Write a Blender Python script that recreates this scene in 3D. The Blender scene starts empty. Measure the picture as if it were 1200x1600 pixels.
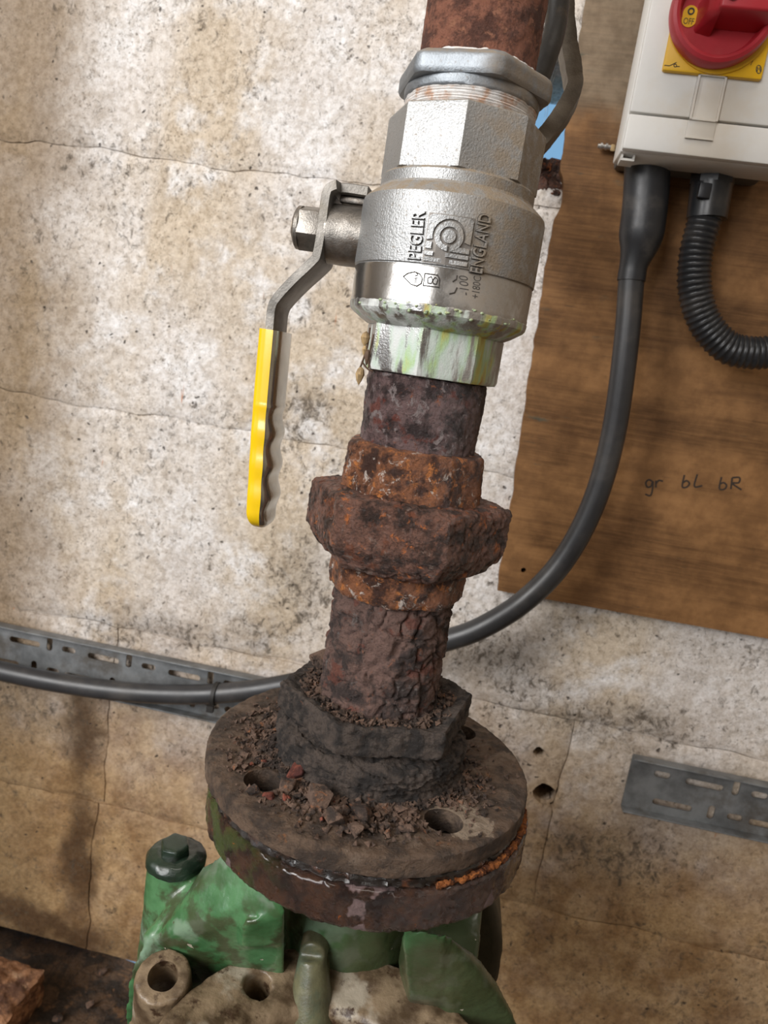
import bpy, bmesh, math, random
from mathutils import Vector, Matrix, noise
from math import pi, sin, cos, radians as rad, atan2, hypot

random.seed(7)
noise.seed_set(11)
S = 0.001                      # the scene is written in millimetres, built in metres
scene = bpy.context.scene
COL = scene.collection

# ------------------------------------------------------------------ camera
FPX = 1155.0
YAW, PITCH, ROLL = rad(7), rad(11.3), rad(8.64)
def _rz(v):
    c, s = cos(YAW), sin(YAW)
    return Vector((c*v[0]-s*v[1], s*v[0]+c*v[1], v[2]))
CAM = _rz((-10.9, -352.0, 197.0))
_fw = Vector((0, cos(PITCH), -sin(PITCH))); _rt = Vector((1, 0, 0)); _up = _rt.cross(_fw)
RT = _rz(cos(ROLL)*_rt + sin(ROLL)*_up); UP = _rz(-sin(ROLL)*_rt + cos(ROLL)*_up); FW = _rz(_fw)
cd = bpy.data.cameras.new('camera'); cam = bpy.data.objects.new('camera', cd); COL.objects.link(cam)
cd.sensor_fit = 'VERTICAL'; cd.sensor_height = 36.0; cd.lens = FPX/1600*36.0
cd.clip_start = 0.01; cd.clip_end = 50
M = Matrix((RT, UP, -FW)).transposed().to_4x4(); M.translation = CAM*S
cam.matrix_world = M
cd.dof.use_dof = True; cd.dof.focus_distance = 0.335; cd.dof.aperture_fstop = 17.0
scene.camera = cam

# ------------------------------------------------------------------ world, lights, exposure
vs = scene.view_settings
vs.view_transform = 'Standard'; vs.look = 'None'; vs.gamma = 1.0; vs.use_curve_mapping = False
vs.exposure = -0.06
world = bpy.data.worlds.new('sky'); scene.world = world; world.use_nodes = True
wb = world.node_tree.nodes['Background']
wb.inputs[0].default_value = (0.30, 0.58, 0.90, 1); wb.inputs[1].default_value = 0.75

def area(name, loc, target, sx, sy, power, col):
    l = bpy.data.lights.new(name, 'AREA'); l.shape = 'RECTANGLE'; l.size = sx*S; l.size_y = sy*S
    l.energy = power; l.color = col
    o = bpy.data.objects.new(name, l); COL.objects.link(o)
    o.location = Vector(loc)*S
    o.rotation_euler = (Vector(target)-Vector(loc)).to_track_quat('-Z', 'Y').to_euler()
    return o
area('window_daylight', (-1370, -1350, 960), (40, 150, 120), 980, 1000, 52, (1.0, 0.975, 0.95))
area('rear_fill', (-800, -2240, 820), (30, 150, 60), 700, 1200, 29, (1.0, 0.97, 0.94))  # added soft fill from behind the camera, at the unseen rear opening
area('ceiling_lamp', (250, -500, 1500), (60, 100, 0), 900, 300, 5, (1.0, 0.93, 0.85))

# ------------------------------------------------------------------ measuring
def ray(px, py):
    return FW + RT*((px-600)/FPX) + UP*((800-py)/FPX)
def at(px, py, Y):
    d = ray(px, py); return CAM + d*((Y-CAM.y)/d.y)
def atz(px, py, Z):
    d = ray(px, py); return CAM + d*((Z-CAM.z)/d.z)
def cyl_hit(px, py, R):
    d = ray(px, py); a = d.x*d.x+d.y*d.y; b = 2*(CAM.x*d.x+CAM.y*d.y); c = CAM.x**2+CAM.y**2-R*R
    t = (-b-math.sqrt(max(0, b*b-4*a*c)))/(2*a); p = CAM+d*t
    return atan2(p.y, p.x), p.z

# ------------------------------------------------------------------ shader helpers
class Mat:
    def __init__(self, name):
        self.m = bpy.data.materials.new(name); self.m.use_nodes = True
        self.t = self.m.node_tree; self.t.nodes.clear()
        self.out = self.n('ShaderNodeOutputMaterial'); self.b = self.n('ShaderNodeBsdfPrincipled')
        self.t.links.new(self.b.outputs[0], self.out.inputs[0])
        tc = self.n('ShaderNodeTexCoord'); geo = self.n('ShaderNodeNewGeometry')
        self.obj = self.vmul(tc.outputs['Object'], 1000.0)
        self.pos = self.vmul(geo.outputs['Position'], 1000.0)
        self.normal = geo.outputs['Normal']
        self.P = self.pos
    def n(self, ty, **k):
        x = self.t.nodes.new(ty)
        for a, v in k.items(): setattr(x, a, v)
        return x
    def put(self, sock, v):
        if isinstance(v, bpy.types.NodeSocket): self.t.links.new(v, sock)
        elif v is not None:
            if isinstance(v, (tuple, list)) and len(v) == 3 and len(sock.default_value) == 4: v = (*v, 1)
            sock.default_value = v
    def vmul(self, a, s):
        x = self.n('ShaderNodeVectorMath', operation='MULTIPLY'); self.put(x.inputs[0], a)
        x.inputs[1].default_value = s if isinstance(s, (tuple, list)) else (s, s, s); return x.outputs[0]
    def vadd(self, a, b):
        x = self.n('ShaderNodeVectorMath', operation='ADD'); self.put(x.inputs[0], a); self.put(x.inputs[1], b); return x.outputs[0]
    def math(self, op, a, b=0.0, clamp=False):
        x = self.n('ShaderNodeMath', operation=op, use_clamp=clamp); self.put(x.inputs[0], a); self.put(x.inputs[1], b); return x.outputs[0]
    def noise(self, mm, detail=4, rough=0.55, dist=0.0, stretch=(1, 1, 1), off=0.0, col=False):
        v = self.vmul(self.P, tuple(q/mm for q in stretch))
        if off: v = self.vadd(v, (off, off*0.7, -off))
        x = self.n('ShaderNodeTexNoise'); self.put(x.inputs['Vector'], v)
        x.inputs['Scale'].default_value = 1.0; x.inputs['Detail'].default_value = detail
        x.inputs['Roughness'].default_value = rough; x.inputs['Distortion'].default_value = dist
        return x.outputs['Color' if col else 'Fac']
    def voro(self, mm, feat='F1', stretch=(1, 1, 1), warp=0.0, out='Distance'):
        v = self.vmul(self.P, tuple(q/mm for q in stretch))
        if warp:
            v = self.vadd(v, self.vmul(self.noise(mm*1.5, 3, 0.6, col=True), warp))
        x = self.n('ShaderNodeTexVoronoi', feature=feat); self.put(x.inputs['Vector'], v); x.inputs['Scale'].default_value = 1.0
        return x.outputs[out]
    def ramp(self, fac, *stops, interp='LINEAR'):
        x = self.n('ShaderNodeValToRGB'); self.put(x.inputs[0], fac); e = x.color_ramp.elements; x.color_ramp.interpolation = interp
        while len(e) < len(stops): e.new(0.5)
        for el, (p, c) in zip(e, stops):
            el.position = p; el.color = (c, c, c, 1) if isinstance(c, (int, float)) else (*c, 1)
        return x.outputs[0]
    def step(self, fac, a, b):            # 0 below a, 1 above b (a > b flips it)
        x = self.n('ShaderNodeMapRange', interpolation_type='SMOOTHSTEP'); self.put(x.inputs[0], fac)
        x.inputs[1].default_value = min(a, b); x.inputs[2].default_value = max(a, b)
        x.inputs[3].default_value = 0.0 if a < b else 1.0; x.inputs[4].default_value = 1.0 if a < b else 0.0
        return x.outputs[0]
    def mix(self, fac, a, b, mode='MIX'):
        x = self.n('ShaderNodeMix', data_type='RGBA', blend_type=mode); self.put(x.inputs[0], fac)
        self.put(x.inputs[6], a); self.put(x.inputs[7], b); return x.outputs[2]
    def sep(self, v):
        x = self.n('ShaderNodeSeparateXYZ'); self.put(x.inputs[0], v); return x.outputs
    def bump(self, h, strength, mm, prev=None):
        x = self.n('ShaderNodeBump'); self.put(x.inputs['Height'], h); x.inputs['Strength'].default_value = strength
        x.inputs['Distance'].default_value = mm*S
        if prev is not None: self.put(x.inputs['Normal'], prev)
        return x.outputs[0]
    def fin(self, col=None, rough=None, metal=None, normal=None, coat=None, spec=None):
        self.put(self.b.inputs['Base Color'], col); self.put(self.b.inputs['Roughness'], rough)
        self.put(self.b.inputs['Metallic'], metal)
        if normal is not None: self.put(self.b.inputs['Normal'], normal)
        if coat is not None: self.put(self.b.inputs['Coat Weight'], coat); self.b.inputs['Coat Roughness'].default_value = 0.12
        if spec is not None: self.put(self.b.inputs['Specular IOR Level'], spec)
        return self.m

def simple(name, col, rough=0.5, metal=0.0, var=0.25, mm=12, bump=0.15, coat=None, dirt=None, dirtamt=0.5, spec=None):
    m = Mat(name); f = m.noise(mm, 5, 0.6)
    c = m.mix(m.step(f, 0.3, 0.7), tuple(q*(1-var) for q in col), tuple(min(1, q*(1+var*0.4)) for q in col))
    if dirt: c = m.mix(m.math('MULTIPLY', m.step(m.noise(mm*2.3, 6, 0.65, off=9), 0.5, 0.68), dirtamt), c, dirt)
    r = m.math('ADD', m.math('MULTIPLY', m.noise(mm*0.7, 4, off=4), 0.2), rough-0.1)
    return m.fin(c, r, metal, m.bump(m.noise(mm*0.12, 4, off=2), bump, 0.5), coat, spec)

# ------------------------------------------------------------------ materials
W = 285.0                                  # the wall's face
def wall_material():
    m = Mat('stained_limewash')
    warp = m.vmul(m.vadd(m.noise(45, 4, 0.6, col=True), (-0.5, -0.5, -0.5)), 1.0)
    x, y, z = m.sep(m.pos)
    wob = m.math('SUBTRACT', m.noise(120, 5, 0.6), 0.5)
    # paint: cool white to warm cream in tall soft bands
    c = m.mix(m.step(m.noise(120, 4, 0.55, stretch=(1, 1, 0.35)), 0.38, 0.62), (0.76, 0.73, 0.71), (0.62, 0.53, 0.42))
    c = m.mix(m.step(m.noise(38, 5, 0.6, off=3), 0.45, 0.7), c, (0.84, 0.83, 0.83))
    # ochre staining low on the wall, painted darker for the dim light there
    low = m.step(m.math('ADD', z, m.math('MULTIPLY', wob, 260)), 30, -300)
    c = m.mix(m.math('MULTIPLY', low, 0.92), c, m.mix(m.step(m.noise(34, 5, 0.6, off=6), 0.35, 0.65), (0.25, 0.13, 0.042), (0.42, 0.265, 0.12)))
    left = m.step(m.math('ADD', x, m.math('MULTIPLY', wob, 160)), -295, -415)  # shade at the left end, painted in as brown
    c = m.mix(m.math('MULTIPLY', left, 0.8), c, (0.22, 0.145, 0.07))
    # grey mouldy blooms; those beside the pipe paint in its shadow
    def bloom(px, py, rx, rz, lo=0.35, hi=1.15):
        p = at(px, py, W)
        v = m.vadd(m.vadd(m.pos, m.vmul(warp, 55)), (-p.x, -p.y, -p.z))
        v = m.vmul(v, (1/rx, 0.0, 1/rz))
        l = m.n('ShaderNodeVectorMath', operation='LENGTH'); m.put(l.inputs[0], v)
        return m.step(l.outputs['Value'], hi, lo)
    mould_shade = None
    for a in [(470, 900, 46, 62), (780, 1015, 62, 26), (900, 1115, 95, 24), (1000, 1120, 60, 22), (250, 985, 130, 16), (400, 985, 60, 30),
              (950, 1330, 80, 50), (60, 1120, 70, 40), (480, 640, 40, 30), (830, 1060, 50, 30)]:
        b = bloom(*a, -0.1, 1.3); mould_shade = b if mould_shade is None else m.math('MAXIMUM', mould_shade, b)
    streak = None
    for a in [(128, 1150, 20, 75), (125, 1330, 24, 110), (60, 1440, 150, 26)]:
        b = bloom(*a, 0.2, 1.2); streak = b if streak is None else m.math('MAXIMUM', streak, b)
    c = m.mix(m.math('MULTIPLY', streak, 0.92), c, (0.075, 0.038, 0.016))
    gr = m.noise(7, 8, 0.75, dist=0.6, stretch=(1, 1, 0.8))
    thr = m.math('SUBTRACT', m.math('SUBTRACT', 0.585, m.math('MULTIPLY', mould_shade, 0.11)), m.math('MULTIPLY', m.step(m.noise(85, 3, off=27), 0.4, 0.65), 0.06))
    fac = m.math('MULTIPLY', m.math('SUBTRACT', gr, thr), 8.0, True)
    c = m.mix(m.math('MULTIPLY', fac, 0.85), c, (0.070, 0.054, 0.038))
    c = m.mix(m.math('MULTIPLY', mould_shade, 0.34), c, (0.15, 0.125, 0.10))
    # fine peppering, pits
    fine = m.step(m.noise(3.0, 6, 0.75, off=8, dist=0.5), 0.52, 0.66)
    dens = m.step(m.noise(60, 3, off=12), 0.3, 0.7)
    c = m.mix(m.math('MULTIPLY', m.math('MULTIPLY', fine, m.math('ADD', m.math('MULTIPLY', dens, 0.7), 0.35)), 0.75), c, (0.12, 0.09, 0.06))
    pit = m.math('MULTIPLY', m.step(m.voro(11, warp=1.3), 0.17, 0.05), m.step(m.noise(35, 3, off=31), 0.50, 0.58))
    c = m.mix(m.math('MULTIPLY', pit, 0.85), c, (0.05, 0.04, 0.035))
    # orange rust drips
    dr = m.math('MULTIPLY', m.step(m.noise(5, 3, 0.5, stretch=(1, 1, 0.12), off=20), 0.70, 0.76), m.step(m.noise(40, 2, off=17), 0.55, 0.62))
    c = m.mix(m.math('MULTIPLY', dr, 0.7), c, (0.50, 0.17, 0.05))
    mott = m.step(m.noise(6, 8, 0.75, off=44), 0.32, 0.66)
    c = m.mix(1.0, c, m.mix(mott, (0.70, 0.66, 0.61), (1.06, 1.06, 1.06)), 'MULTIPLY')
    h = m.math('ADD', m.math('MULTIPLY', m.noise(3.5, 6, 0.65, off=2), 0.7), m.math('MULTIPLY', m.noise(18, 4, off=5), 1.2))
    h = m.math('SUBTRACT', h, m.math('MULTIPLY', pit, 0.8))
    return m.fin(c, 0.88, 0.0, m.bump(h, 0.9, 1.8), spec=0.25)

def plywood_material():
    m = Mat('weathered_plywood')
    g = m.noise(2.6, 6, 0.65, dist=0.5, stretch=(0.04, 1, 1)); g2 = m.noise(30, 4, 0.5, stretch=(0.25, 1, 1), off=5)
    c = m.mix(m.step(g, 0.3, 0.7), (0.125, 0.060, 0.022), (0.225, 0.115, 0.045))
    c = m.mix(m.step(g2, 0.42, 0.7), c, (0.30, 0.155, 0.062))
    x, y, z = m.sep(m.pos)
    wob = m.math('MULTIPLY', m.math('SUBTRACT', m.noise(40, 4, 0.6), 0.5), 60)
    grey = m.math('MULTIPLY', m.step(m.math('ADD', z, wob), 385, 425), m.step(m.math('ADD', x, wob), 150, 95))  # brighter-lit upper left of the board, painted as a greyer tone
    c = m.mix(m.math('MULTIPLY', grey, 0.75), c, m.mix(g, (0.17, 0.135, 0.095), (0.30, 0.245, 0.18)))
    bl = m.math('MULTIPLY', m.step(m.noise(14, 5, 0.65, stretch=(0.3, 1, 1), off=11), 0.60, 0.70), m.step(m.math('ADD', x, wob), 130, 60))
    c = m.mix(m.math('MULTIPLY', bl, 0.6), c, (0.05, 0.085, 0.075))
    mo = m.step(m.noise(22, 6, 0.7, off=41), 0.35, 0.65)
    c = m.mix(1.0, c, m.mix(mo, (0.72, 0.68, 0.62), (1.06, 1.04, 1.0)), 'MULTIPLY')
    sc = m.math('MULTIPLY', m.step(m.noise(2.2, 3, off=14, stretch=(0.08, 1, 1)), 0.70, 0.75), 0.6)
    c = m.mix(sc, c, (0.07, 0.045, 0.025))
    return m.fin(c, 0.62, 0.0, m.bump(g, 0.35, 0.5), spec=0.3)

def rust_material(name, dark, mid, hot, hot_amt=0.5, pale=None, pale_amt=0.0, rough=0.8, seed=0.0, grain=1.0, red=None, crack=0.7):
    m = Mat(name)
    dark, mid, hot = [tuple(min(0.8, q*k) for q in c_) for c_, k in ((dark, 1.3), (mid, 1.75), (hot, 1.3))]
    big = m.noise(11*grain, 6, 0.65, off=seed+1)
    c = m.mix(m.step(big, 0.40, 0.58), dark, mid)
    f2 = m.noise(6.5*grain, 6, 0.7, off=seed+5, dist=0.5)
    c = m.mix(m.step(f2, 0.62-0.22*hot_amt, 0.72-0.22*hot_amt), c, hot)
    if red: c = m.mix(m.math('MULTIPLY', m.step(m.noise(13*grain, 4, 0.6, off=seed+15), 0.58, 0.64), 0.7), c, red)
    if pale: c = m.mix(m.step(m.noise(7.5*grain, 6, 0.7, off=seed+9, dist=0.7), 0.66-0.2*pale_amt, 0.73-0.2*pale_amt), c, pale)
    pep = m.step(m.noise(1.6*grain, 4, 0.7, off=seed+3), 0.52, 0.68)
    c = m.mix(m.math('MULTIPLY', pep, 0.55), c, tuple(q*0.35 for q in dark))
    cr = m.step(m.voro(7.5*grain, 'DISTANCE_TO_EDGE', warp=0.8), 0.05, 0.0)
    c = m.mix(m.math('MULTIPLY', cr, crack), c, (0.012, 0.009, 0.008))
    r = m.math('ADD', m.math('MULTIPLY', m.noise(4, 5, off=seed+7), 0.5), rough-0.25)
    h = m.math('ADD', m.noise(2.2*grain, 7, 0.75, off=seed+2), m.math('MULTIPLY', m.noise(6*grain, 4, off=seed+4), 1.2))
    return m.fin(c, r, 0.0, m.bump(h, 1.0, 2.6), spec=0.5)

MT = {}
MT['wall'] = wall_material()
MT['mortar'] = simple('dirty_mortar', (0.20, 0.165, 0.12), 0.95, mm=14, bump=0.6, dirt=(0.04, 0.03, 0.02), dirtamt=0.8)
MT['ply'] = plywood_material()
MT['soil'] = rust_material('wet_dark_soil', (0.016, 0.011, 0.008), (0.055, 0.032, 0.018), (0.11, 0.06, 0.03), 0.3, rough=0.6, grain=2.5)
MT['rust_top'] = rust_material('fine_red_rust', (0.085, 0.032, 0.020), (0.19, 0.075, 0.045), (0.30, 0.13, 0.075), 0.25, rough=0.85, grain=0.75, crack=0.0)
MT['rust_nipple'] = rust_material('dark_purple_rust', (0.028, 0.018, 0.018), (0.10, 0.064, 0.062), (0.24, 0.075, 0.03), 0.0, (0.26, 0.215, 0.21), 0.5, rough=0.42, seed=20, red=(0.16, 0.035, 0.020), crack=0.2)
MT['rust_union'] = rust_material('orange_rust', (0.045, 0.020, 0.014), (0.17, 0.068, 0.032), (0.42, 0.15, 0.04), 0.34, (0.62, 0.54, 0.48), 0.42, rough=0.45, grain=0.8, seed=33, crack=0.1)
MT['rust_nut'] = rust_material('dark_flaking_rust', (0.030, 0.017, 0.013), (0.12, 0.060, 0.043), (0.42, 0.13, 0.035), 0.2, (0.24, 0.17, 0.14), 0.4, rough=0.42, seed=41, red=(0.20, 0.06, 0.025), crack=0.35)
MT['rust_scale'] = rust_material('scaly_brown_rust', (0.036, 0.024, 0.021), (0.105, 0.062, 0.050), (0.22, 0.095, 0.055), 0.10, (0.17, 0.15, 0.14), 0.30, rough=0.7, seed=52, red=(0.17, 0.050, 0.030), crack=0.0)
MT['rust_hub'] = rust_material('sooty_rust', (0.020, 0.016, 0.014), (0.056, 0.042, 0.034), (0.24, 0.085, 0.035), -0.15, (0.16, 0.12, 0.09), 0.1, rough=0.75, seed=61, grain=0.8, crack=0.25)
MT['rust_plate'] = rust_material('dusty_flange_rust', (0.045, 0.032, 0.024), (0.135, 0.095, 0.068), (0.24, 0.105, 0.045), 0.10, (0.22, 0.18, 0.15), 0.30, rough=0.7, seed=73, grain=1.3, crack=0.15)
MT['rust_chip'] = rust_material('rust_crumb', (0.040, 0.027, 0.021), (0.12, 0.075, 0.053), (0.26, 0.11, 0.05), 0.2, rough=0.85, seed=81, grain=0.8, crack=0.0)
MT['rust_chip_red'] = rust_material('red_rust_crumb', (0.08, 0.02, 0.015), (0.18, 0.05, 0.03), (0.30, 0.11, 0.05), 0.2, rough=0.8, seed=85, grain=0.8, crack=0.0)

def pump_flange_material():
    m = Mat('wet_painted_rust')
    big = m.noise(16, 6, 0.65)
    c = m.mix(m.step(big, 0.38, 0.6), (0.020, 0.010, 0.008), (0.080, 0.036, 0.020))
    x, y, z = m.sep(m.pos)
    gfac = m.math('MULTIPLY', m.step(m.math('ADD', x, m.math('MULTIPLY', big, 50)), 10, -40), m.step(m.noise(10, 5, 0.6, off=4), 0.44, 0.56))
    c = m.mix(m.math('MULTIPLY', gfac, 0.7), c, (0.085, 0.125, 0.03))
    bare = m.step(m.noise(24, 4, 0.5, off=9), 0.60, 0.625)
    c = m.mix(bare, c, m.mix(m.noise(3, 4), (0.13, 0.085, 0.085), (0.28, 0.19, 0.18)))
    hot = m.step(m.noise(5, 5, 0.7, off=14), 0.66, 0.72)
    c = m.mix(hot, c, (0.40, 0.11, 0.02))
    r = m.math('ADD', m.math('MULTIPLY', bare, 0.35), m.math('MULTIPLY', m.noise(5, 4, off=7), 0.5))
    return m.fin(c, r, 0.0, m.bump(m.noise(2.2, 7, 0.75, off=3), 1.0, 2.4), m.math('MULTIPLY', m.step(m.noise(9, 3, off=21), 0.42, 0.52), 0.8))
MT['pump_flange'] = pump_flange_material()
MT['gasket'] = simple('wet_black_gasket', (0.016, 0.012, 0.010), 0.22, mm=5, bump=1.0, dirt=(0.16, 0.045, 0.01), dirtamt=0.7, coat=0.6)
MT['rust_orange'] = rust_material('bright_orange_rust', (0.10, 0.028, 0.008), (0.24, 0.075, 0.015), (0.45, 0.15, 0.03), 0.4, rough=0.85, seed=91, grain=0.7, crack=0.0)

def plated_material(name, base, rough, grit, dust_shade_amt, scale=0.0, sandy=0.5, metal=0.95):
    m = Mat(name)
    c = m.mix(m.noise(25, 4), tuple(q*0.85 for q in base), base)
    spk = m.noise(0.9, 2, 0.6)
    c = m.mix(m.math('MULTIPLY', m.step(m.noise(1.6, 4, 0.6, off=3), 0.60, 0.70), grit), c, (0.16, 0.13, 0.10))
    nz = m.sep(m.normal)[2]; nx = m.sep(m.normal)[0]
    # brown dust on ledges; the right side also gets painted dim reflections
    d = m.math('ADD', m.step(nz, 0.25, 0.6), m.math('MULTIPLY', m.step(m.math('ADD', m.sep(m.pos)[0], m.math('MULTIPLY', m.noise(12, 5, 0.65), 24)), 10, 32), 0.9), True)
    d = m.math('MULTIPLY', m.math('MULTIPLY', d, dust_shade_amt), m.step(m.noise(6, 6, 0.65, off=8), 0.25, 0.6))
    c = m.mix(d, c, (0.235, 0.185, 0.13))
    met = m.math('SUBTRACT', metal, m.math('MULTIPLY', d, metal*0.95))
    r = m.math('ADD', m.math('MULTIPLY', d, 0.45), m.math('ADD', m.math('MULTIPLY', m.noise(8, 5, off=2), 0.16), rough-0.08))
    if scale:
        z = m.sep(m.pos)[2]
        st = m.noise(7, 5, 0.6, stretch=(1, 1, 0.16), off=5)
        lime = m.math('MULTIPLY', m.step(m.math('ADD', z, m.math('MULTIPLY', m.noise(10, 5, off=6), 10)), 231, 224), m.step(st, 0.44, 0.56))
        tone = m.ramp(m.math('ADD', m.noise(9, 3, 0.5, stretch=(1, 1, 0.3), off=13), m.math('MULTIPLY', m.step(m.sep(m.pos)[0], -12, 22), 0.13)), (0.46, (0.58, 0.60, 0.58)), (0.57, (0.47, 0.56, 0.48)), (0.63, (0.38, 0.52, 0.28)), (0.69, (0.47, 0.46, 0.14)), (0.78, (0.36, 0.22, 0.05)))
        c = m.mix(lime, c, tone); met = m.math('MULTIPLY', met, m.math('SUBTRACT', 1.0, lime)); r = m.math('MAXIMUM', r, m.math('MULTIPLY', lime, 0.75))
    return m.fin(c, r, met, m.bump(m.math('ADD', spk, m.math('MULTIPLY', m.noise(9, 4), 0.5)), sandy, 0.35))
MT['plate_body'] = plated_material('sandy_nickel_plate', (0.37, 0.375, 0.375), 0.50, 0.7, 1.0, sandy=0.9, metal=0.8)
MT['plate_cap'] = plated_material('polished_nickel_plate', (0.50, 0.49, 0.475), 0.22, 0.3, 0.8, sandy=0.10)
MT['plate_lime'] = plated_material('limescaled_nickel_plate', (0.46, 0.45, 0.44), 0.36, 0.4, 0.6, scale=1.0, sandy=0.5)
MT['zinc'] = plated_material('galvanised_zinc', (0.30, 0.325, 0.35), 0.58, 0.4, 0.9, sandy=0.4)
MT['steel'] = simple('worn_steel', (0.27, 0.25, 0.225), 0.42, 0.85, var=0.35, mm=7, bump=0.3, dirt=(0.20, 0.12, 0.06), dirtamt=0.5)
MT['steel_lever'] = simple('drawn_steel', (0.22, 0.205, 0.185), 0.5, 0.85, var=0.3, mm=9, bump=0.25, dirt=(0.11, 0.09, 0.06), dirtamt=0.6)
MT['steel_grip'] = simple('bright_pressed_steel', (0.46, 0.43, 0.36), 0.2, 0.9, var=0.2, mm=12, bump=0.1)
MT['engrave'] = simple('dark_engraving_and_outline', (0.055, 0.048, 0.042), 0.85, 0.0)
MT['engrave_soft'] = simple('dull_backing_film', (0.22, 0.20, 0.18), 0.5, 0.5)
MT['tape'] = simple('white_sealing_tape', (0.72, 0.70, 0.68), 0.55, var=0.15, mm=4, bump=0.5, dirt=(0.45, 0.20, 0.06), dirtamt=0.75)
MT['yellow'] = simple('yellow_vinyl', (0.80, 0.52, 0.005), 0.22, var=0.05, mm=20, bump=0.04, coat=0.6)
MT['yellow_plate'] = simple('yellow_plastic', (0.80, 0.46, 0.008), 0.42, var=0.06, mm=30, bump=0.03, dirt=(0.55, 0.30, 0.03), dirtamt=0.4)
MT['red'] = simple('red_plastic', (0.44, 0.022, 0.034), 0.42, var=0.12, mm=30, bump=0.05, dirt=(0.55, 0.16, 0.15), dirtamt=0.35)
MT['abs'] = simple('white_abs', (0.70, 0.69, 0.66), 0.42, var=0.05, mm=40, bump=0.04, dirt=(0.62, 0.52, 0.38), dirtamt=0.45)
MT['abs_grey'] = simple('grey_abs', (0.42, 0.41, 0.39), 0.5, var=0.08, mm=30, bump=0.05)
MT['abs_shaded'] = simple('shaded_abs', (0.10, 0.098, 0.092), 0.55, var=0.1, mm=30, bump=0.05)  # dark grey paints in the shade behind and under the lid
MT['ink'] = simple('black_ink', (0.02, 0.018, 0.016), 0.6, bump=0.0)
MT['ink_brown'] = simple('dark_marker', (0.035, 0.022, 0.014), 0.7, bump=0.0)
MT['rubber'] = simple('black_rubber', (0.022, 0.023, 0.026), 0.42, var=0.2, mm=10, bump=0.15, dirt=(0.10, 0.09, 0.08), dirtamt=0.35)
MT['cable'] = simple('grey_black_pvc', (0.034, 0.034, 0.036), 0.40, var=0.2, mm=25, bump=0.08, dirt=(0.10, 0.09, 0.08), dirtamt=0.4)
MT['conduit'] = simple('black_nylon', (0.020, 0.021, 0.023), 0.34, var=0.2, mm=14, bump=0.08, dirt=(0.09, 0.08, 0.07), dirtamt=0.3)
MT['brass'] = simple('dull_brass', (0.42, 0.29, 0.11), 0.45, 0.8, mm=6, bump=0.2)
MT['tray'] = simple('galvanised_tray', (0.23, 0.24, 0.245), 0.5, 0.5, var=0.4, mm=22, bump=0.2, dirt=(0.09, 0.07, 0.05), dirtamt=0.7)
MT['screw'] = simple('bright_screw', (0.65, 0.64, 0.62), 0.3, 0.9, bump=0.1)
MT['hose'] = simple('dusty_black_hose', (0.035, 0.032, 0.028), 0.55, mm=9, bump=0.3, dirt=(0.14, 0.10, 0.06), dirtamt=0.6)
MT['strap'] = simple('brown_grey_strap', (0.17, 0.14, 0.105), 0.6, 0.2, mm=8, bump=0.4, dirt=(0.07, 0.05, 0.035), dirtamt=0.6)
MT['husk'] = simple('dry_husk', (0.42, 0.29, 0.14), 0.75, mm=3, bump=0.5, dirt=(0.10, 0.055, 0.03), dirtamt=0.6)
MT['twig'] = simple('dry_twig', (0.11, 0.065, 0.04), 0.8, mm=3, bump=0.5)
MT['room'] = simple('plain_limewash', (0.30, 0.25, 0.19), 0.9, mm=80, bump=0.2)

def green_material():
    m = Mat('chipped_green_enamel')
    c = m.mix(m.step(m.noise(22, 4), 0.35, 0.65), (0.036, 0.112, 0.038), (0.078, 0.195, 0.082))
    c = m.mix(m.math('MULTIPLY', m.step(m.noise(30, 4, 0.5, off=5), 0.56, 0.62), 0.75), c, (0.18, 0.26, 0.18))
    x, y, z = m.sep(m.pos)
    flange_shade = m.step(m.math('ADD', x, m.math('MULTIPLY', m.noise(25, 5, off=33), 50)), 0, 40)  # the flange's shadow over the right side, painted in, not oil
    gri = m.math('MULTIPLY', m.step(m.math('ADD', z, m.math('MULTIPLY', m.noise(20, 5, off=8), 60)), -5, -45), m.math('MAXIMUM', flange_shade, m.step(m.noise(15, 5, 0.6, off=13), 0.47, 0.6)))  # grime patches together with the painted flange shadow
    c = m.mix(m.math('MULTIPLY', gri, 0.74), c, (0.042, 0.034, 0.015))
    chip = m.step(m.noise(9, 4, 0.55, off=17), 0.72, 0.75)
    c = m.mix(chip, c, (0.45, 0.40, 0.32))
    sp = m.step(m.noise(2.5, 4, 0.6, off=19), 0.70, 0.76)
    c = m.mix(sp, c, (0.06, 0.05, 0.02))
    h = m.math('SUBTRACT', m.math('ADD', m.noise(4, 4, 0.5), m.math('MULTIPLY', m.noise(16, 3), 1.0)), m.math('MULTIPLY', chip, 0.5))
    return m.fin(c, m.math('ADD', 0.18, m.math('MULTIPLY', m.noise(9, 4, off=23), 0.3)), 0.0, m.bump(h, 0.35, 0.8), 0.35)
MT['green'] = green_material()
def grimy_material():
    m = Mat('grimy_cast_iron')
    c = m.mix(m.step(m.noise(18, 6, 0.6), 0.36, 0.62), (0.070, 0.043, 0.022), (0.23, 0.165, 0.10))
    c = m.mix(m.step(m.noise(26, 4, 0.55, off=6), 0.54, 0.66), c, (0.34, 0.29, 0.22))
    c = m.mix(m.step(m.noise(11, 5, 0.65, off=12), 0.56, 0.68), c, (0.045, 0.022, 0.010))
    return m.fin(c, 0.5, 0.0, m.bump(m.noise(3.5, 5, 0.6, off=3), 0.5, 1.0), 0.15)
MT['grimy'] = grimy_material()
MT['bolt'] = simple('oily_green_bolt', (0.014, 0.030, 0.018), 0.22, mm=5, bump=0.5, dirt=(0.012, 0.014, 0.012), dirtamt=0.8, coat=0.5)
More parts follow.
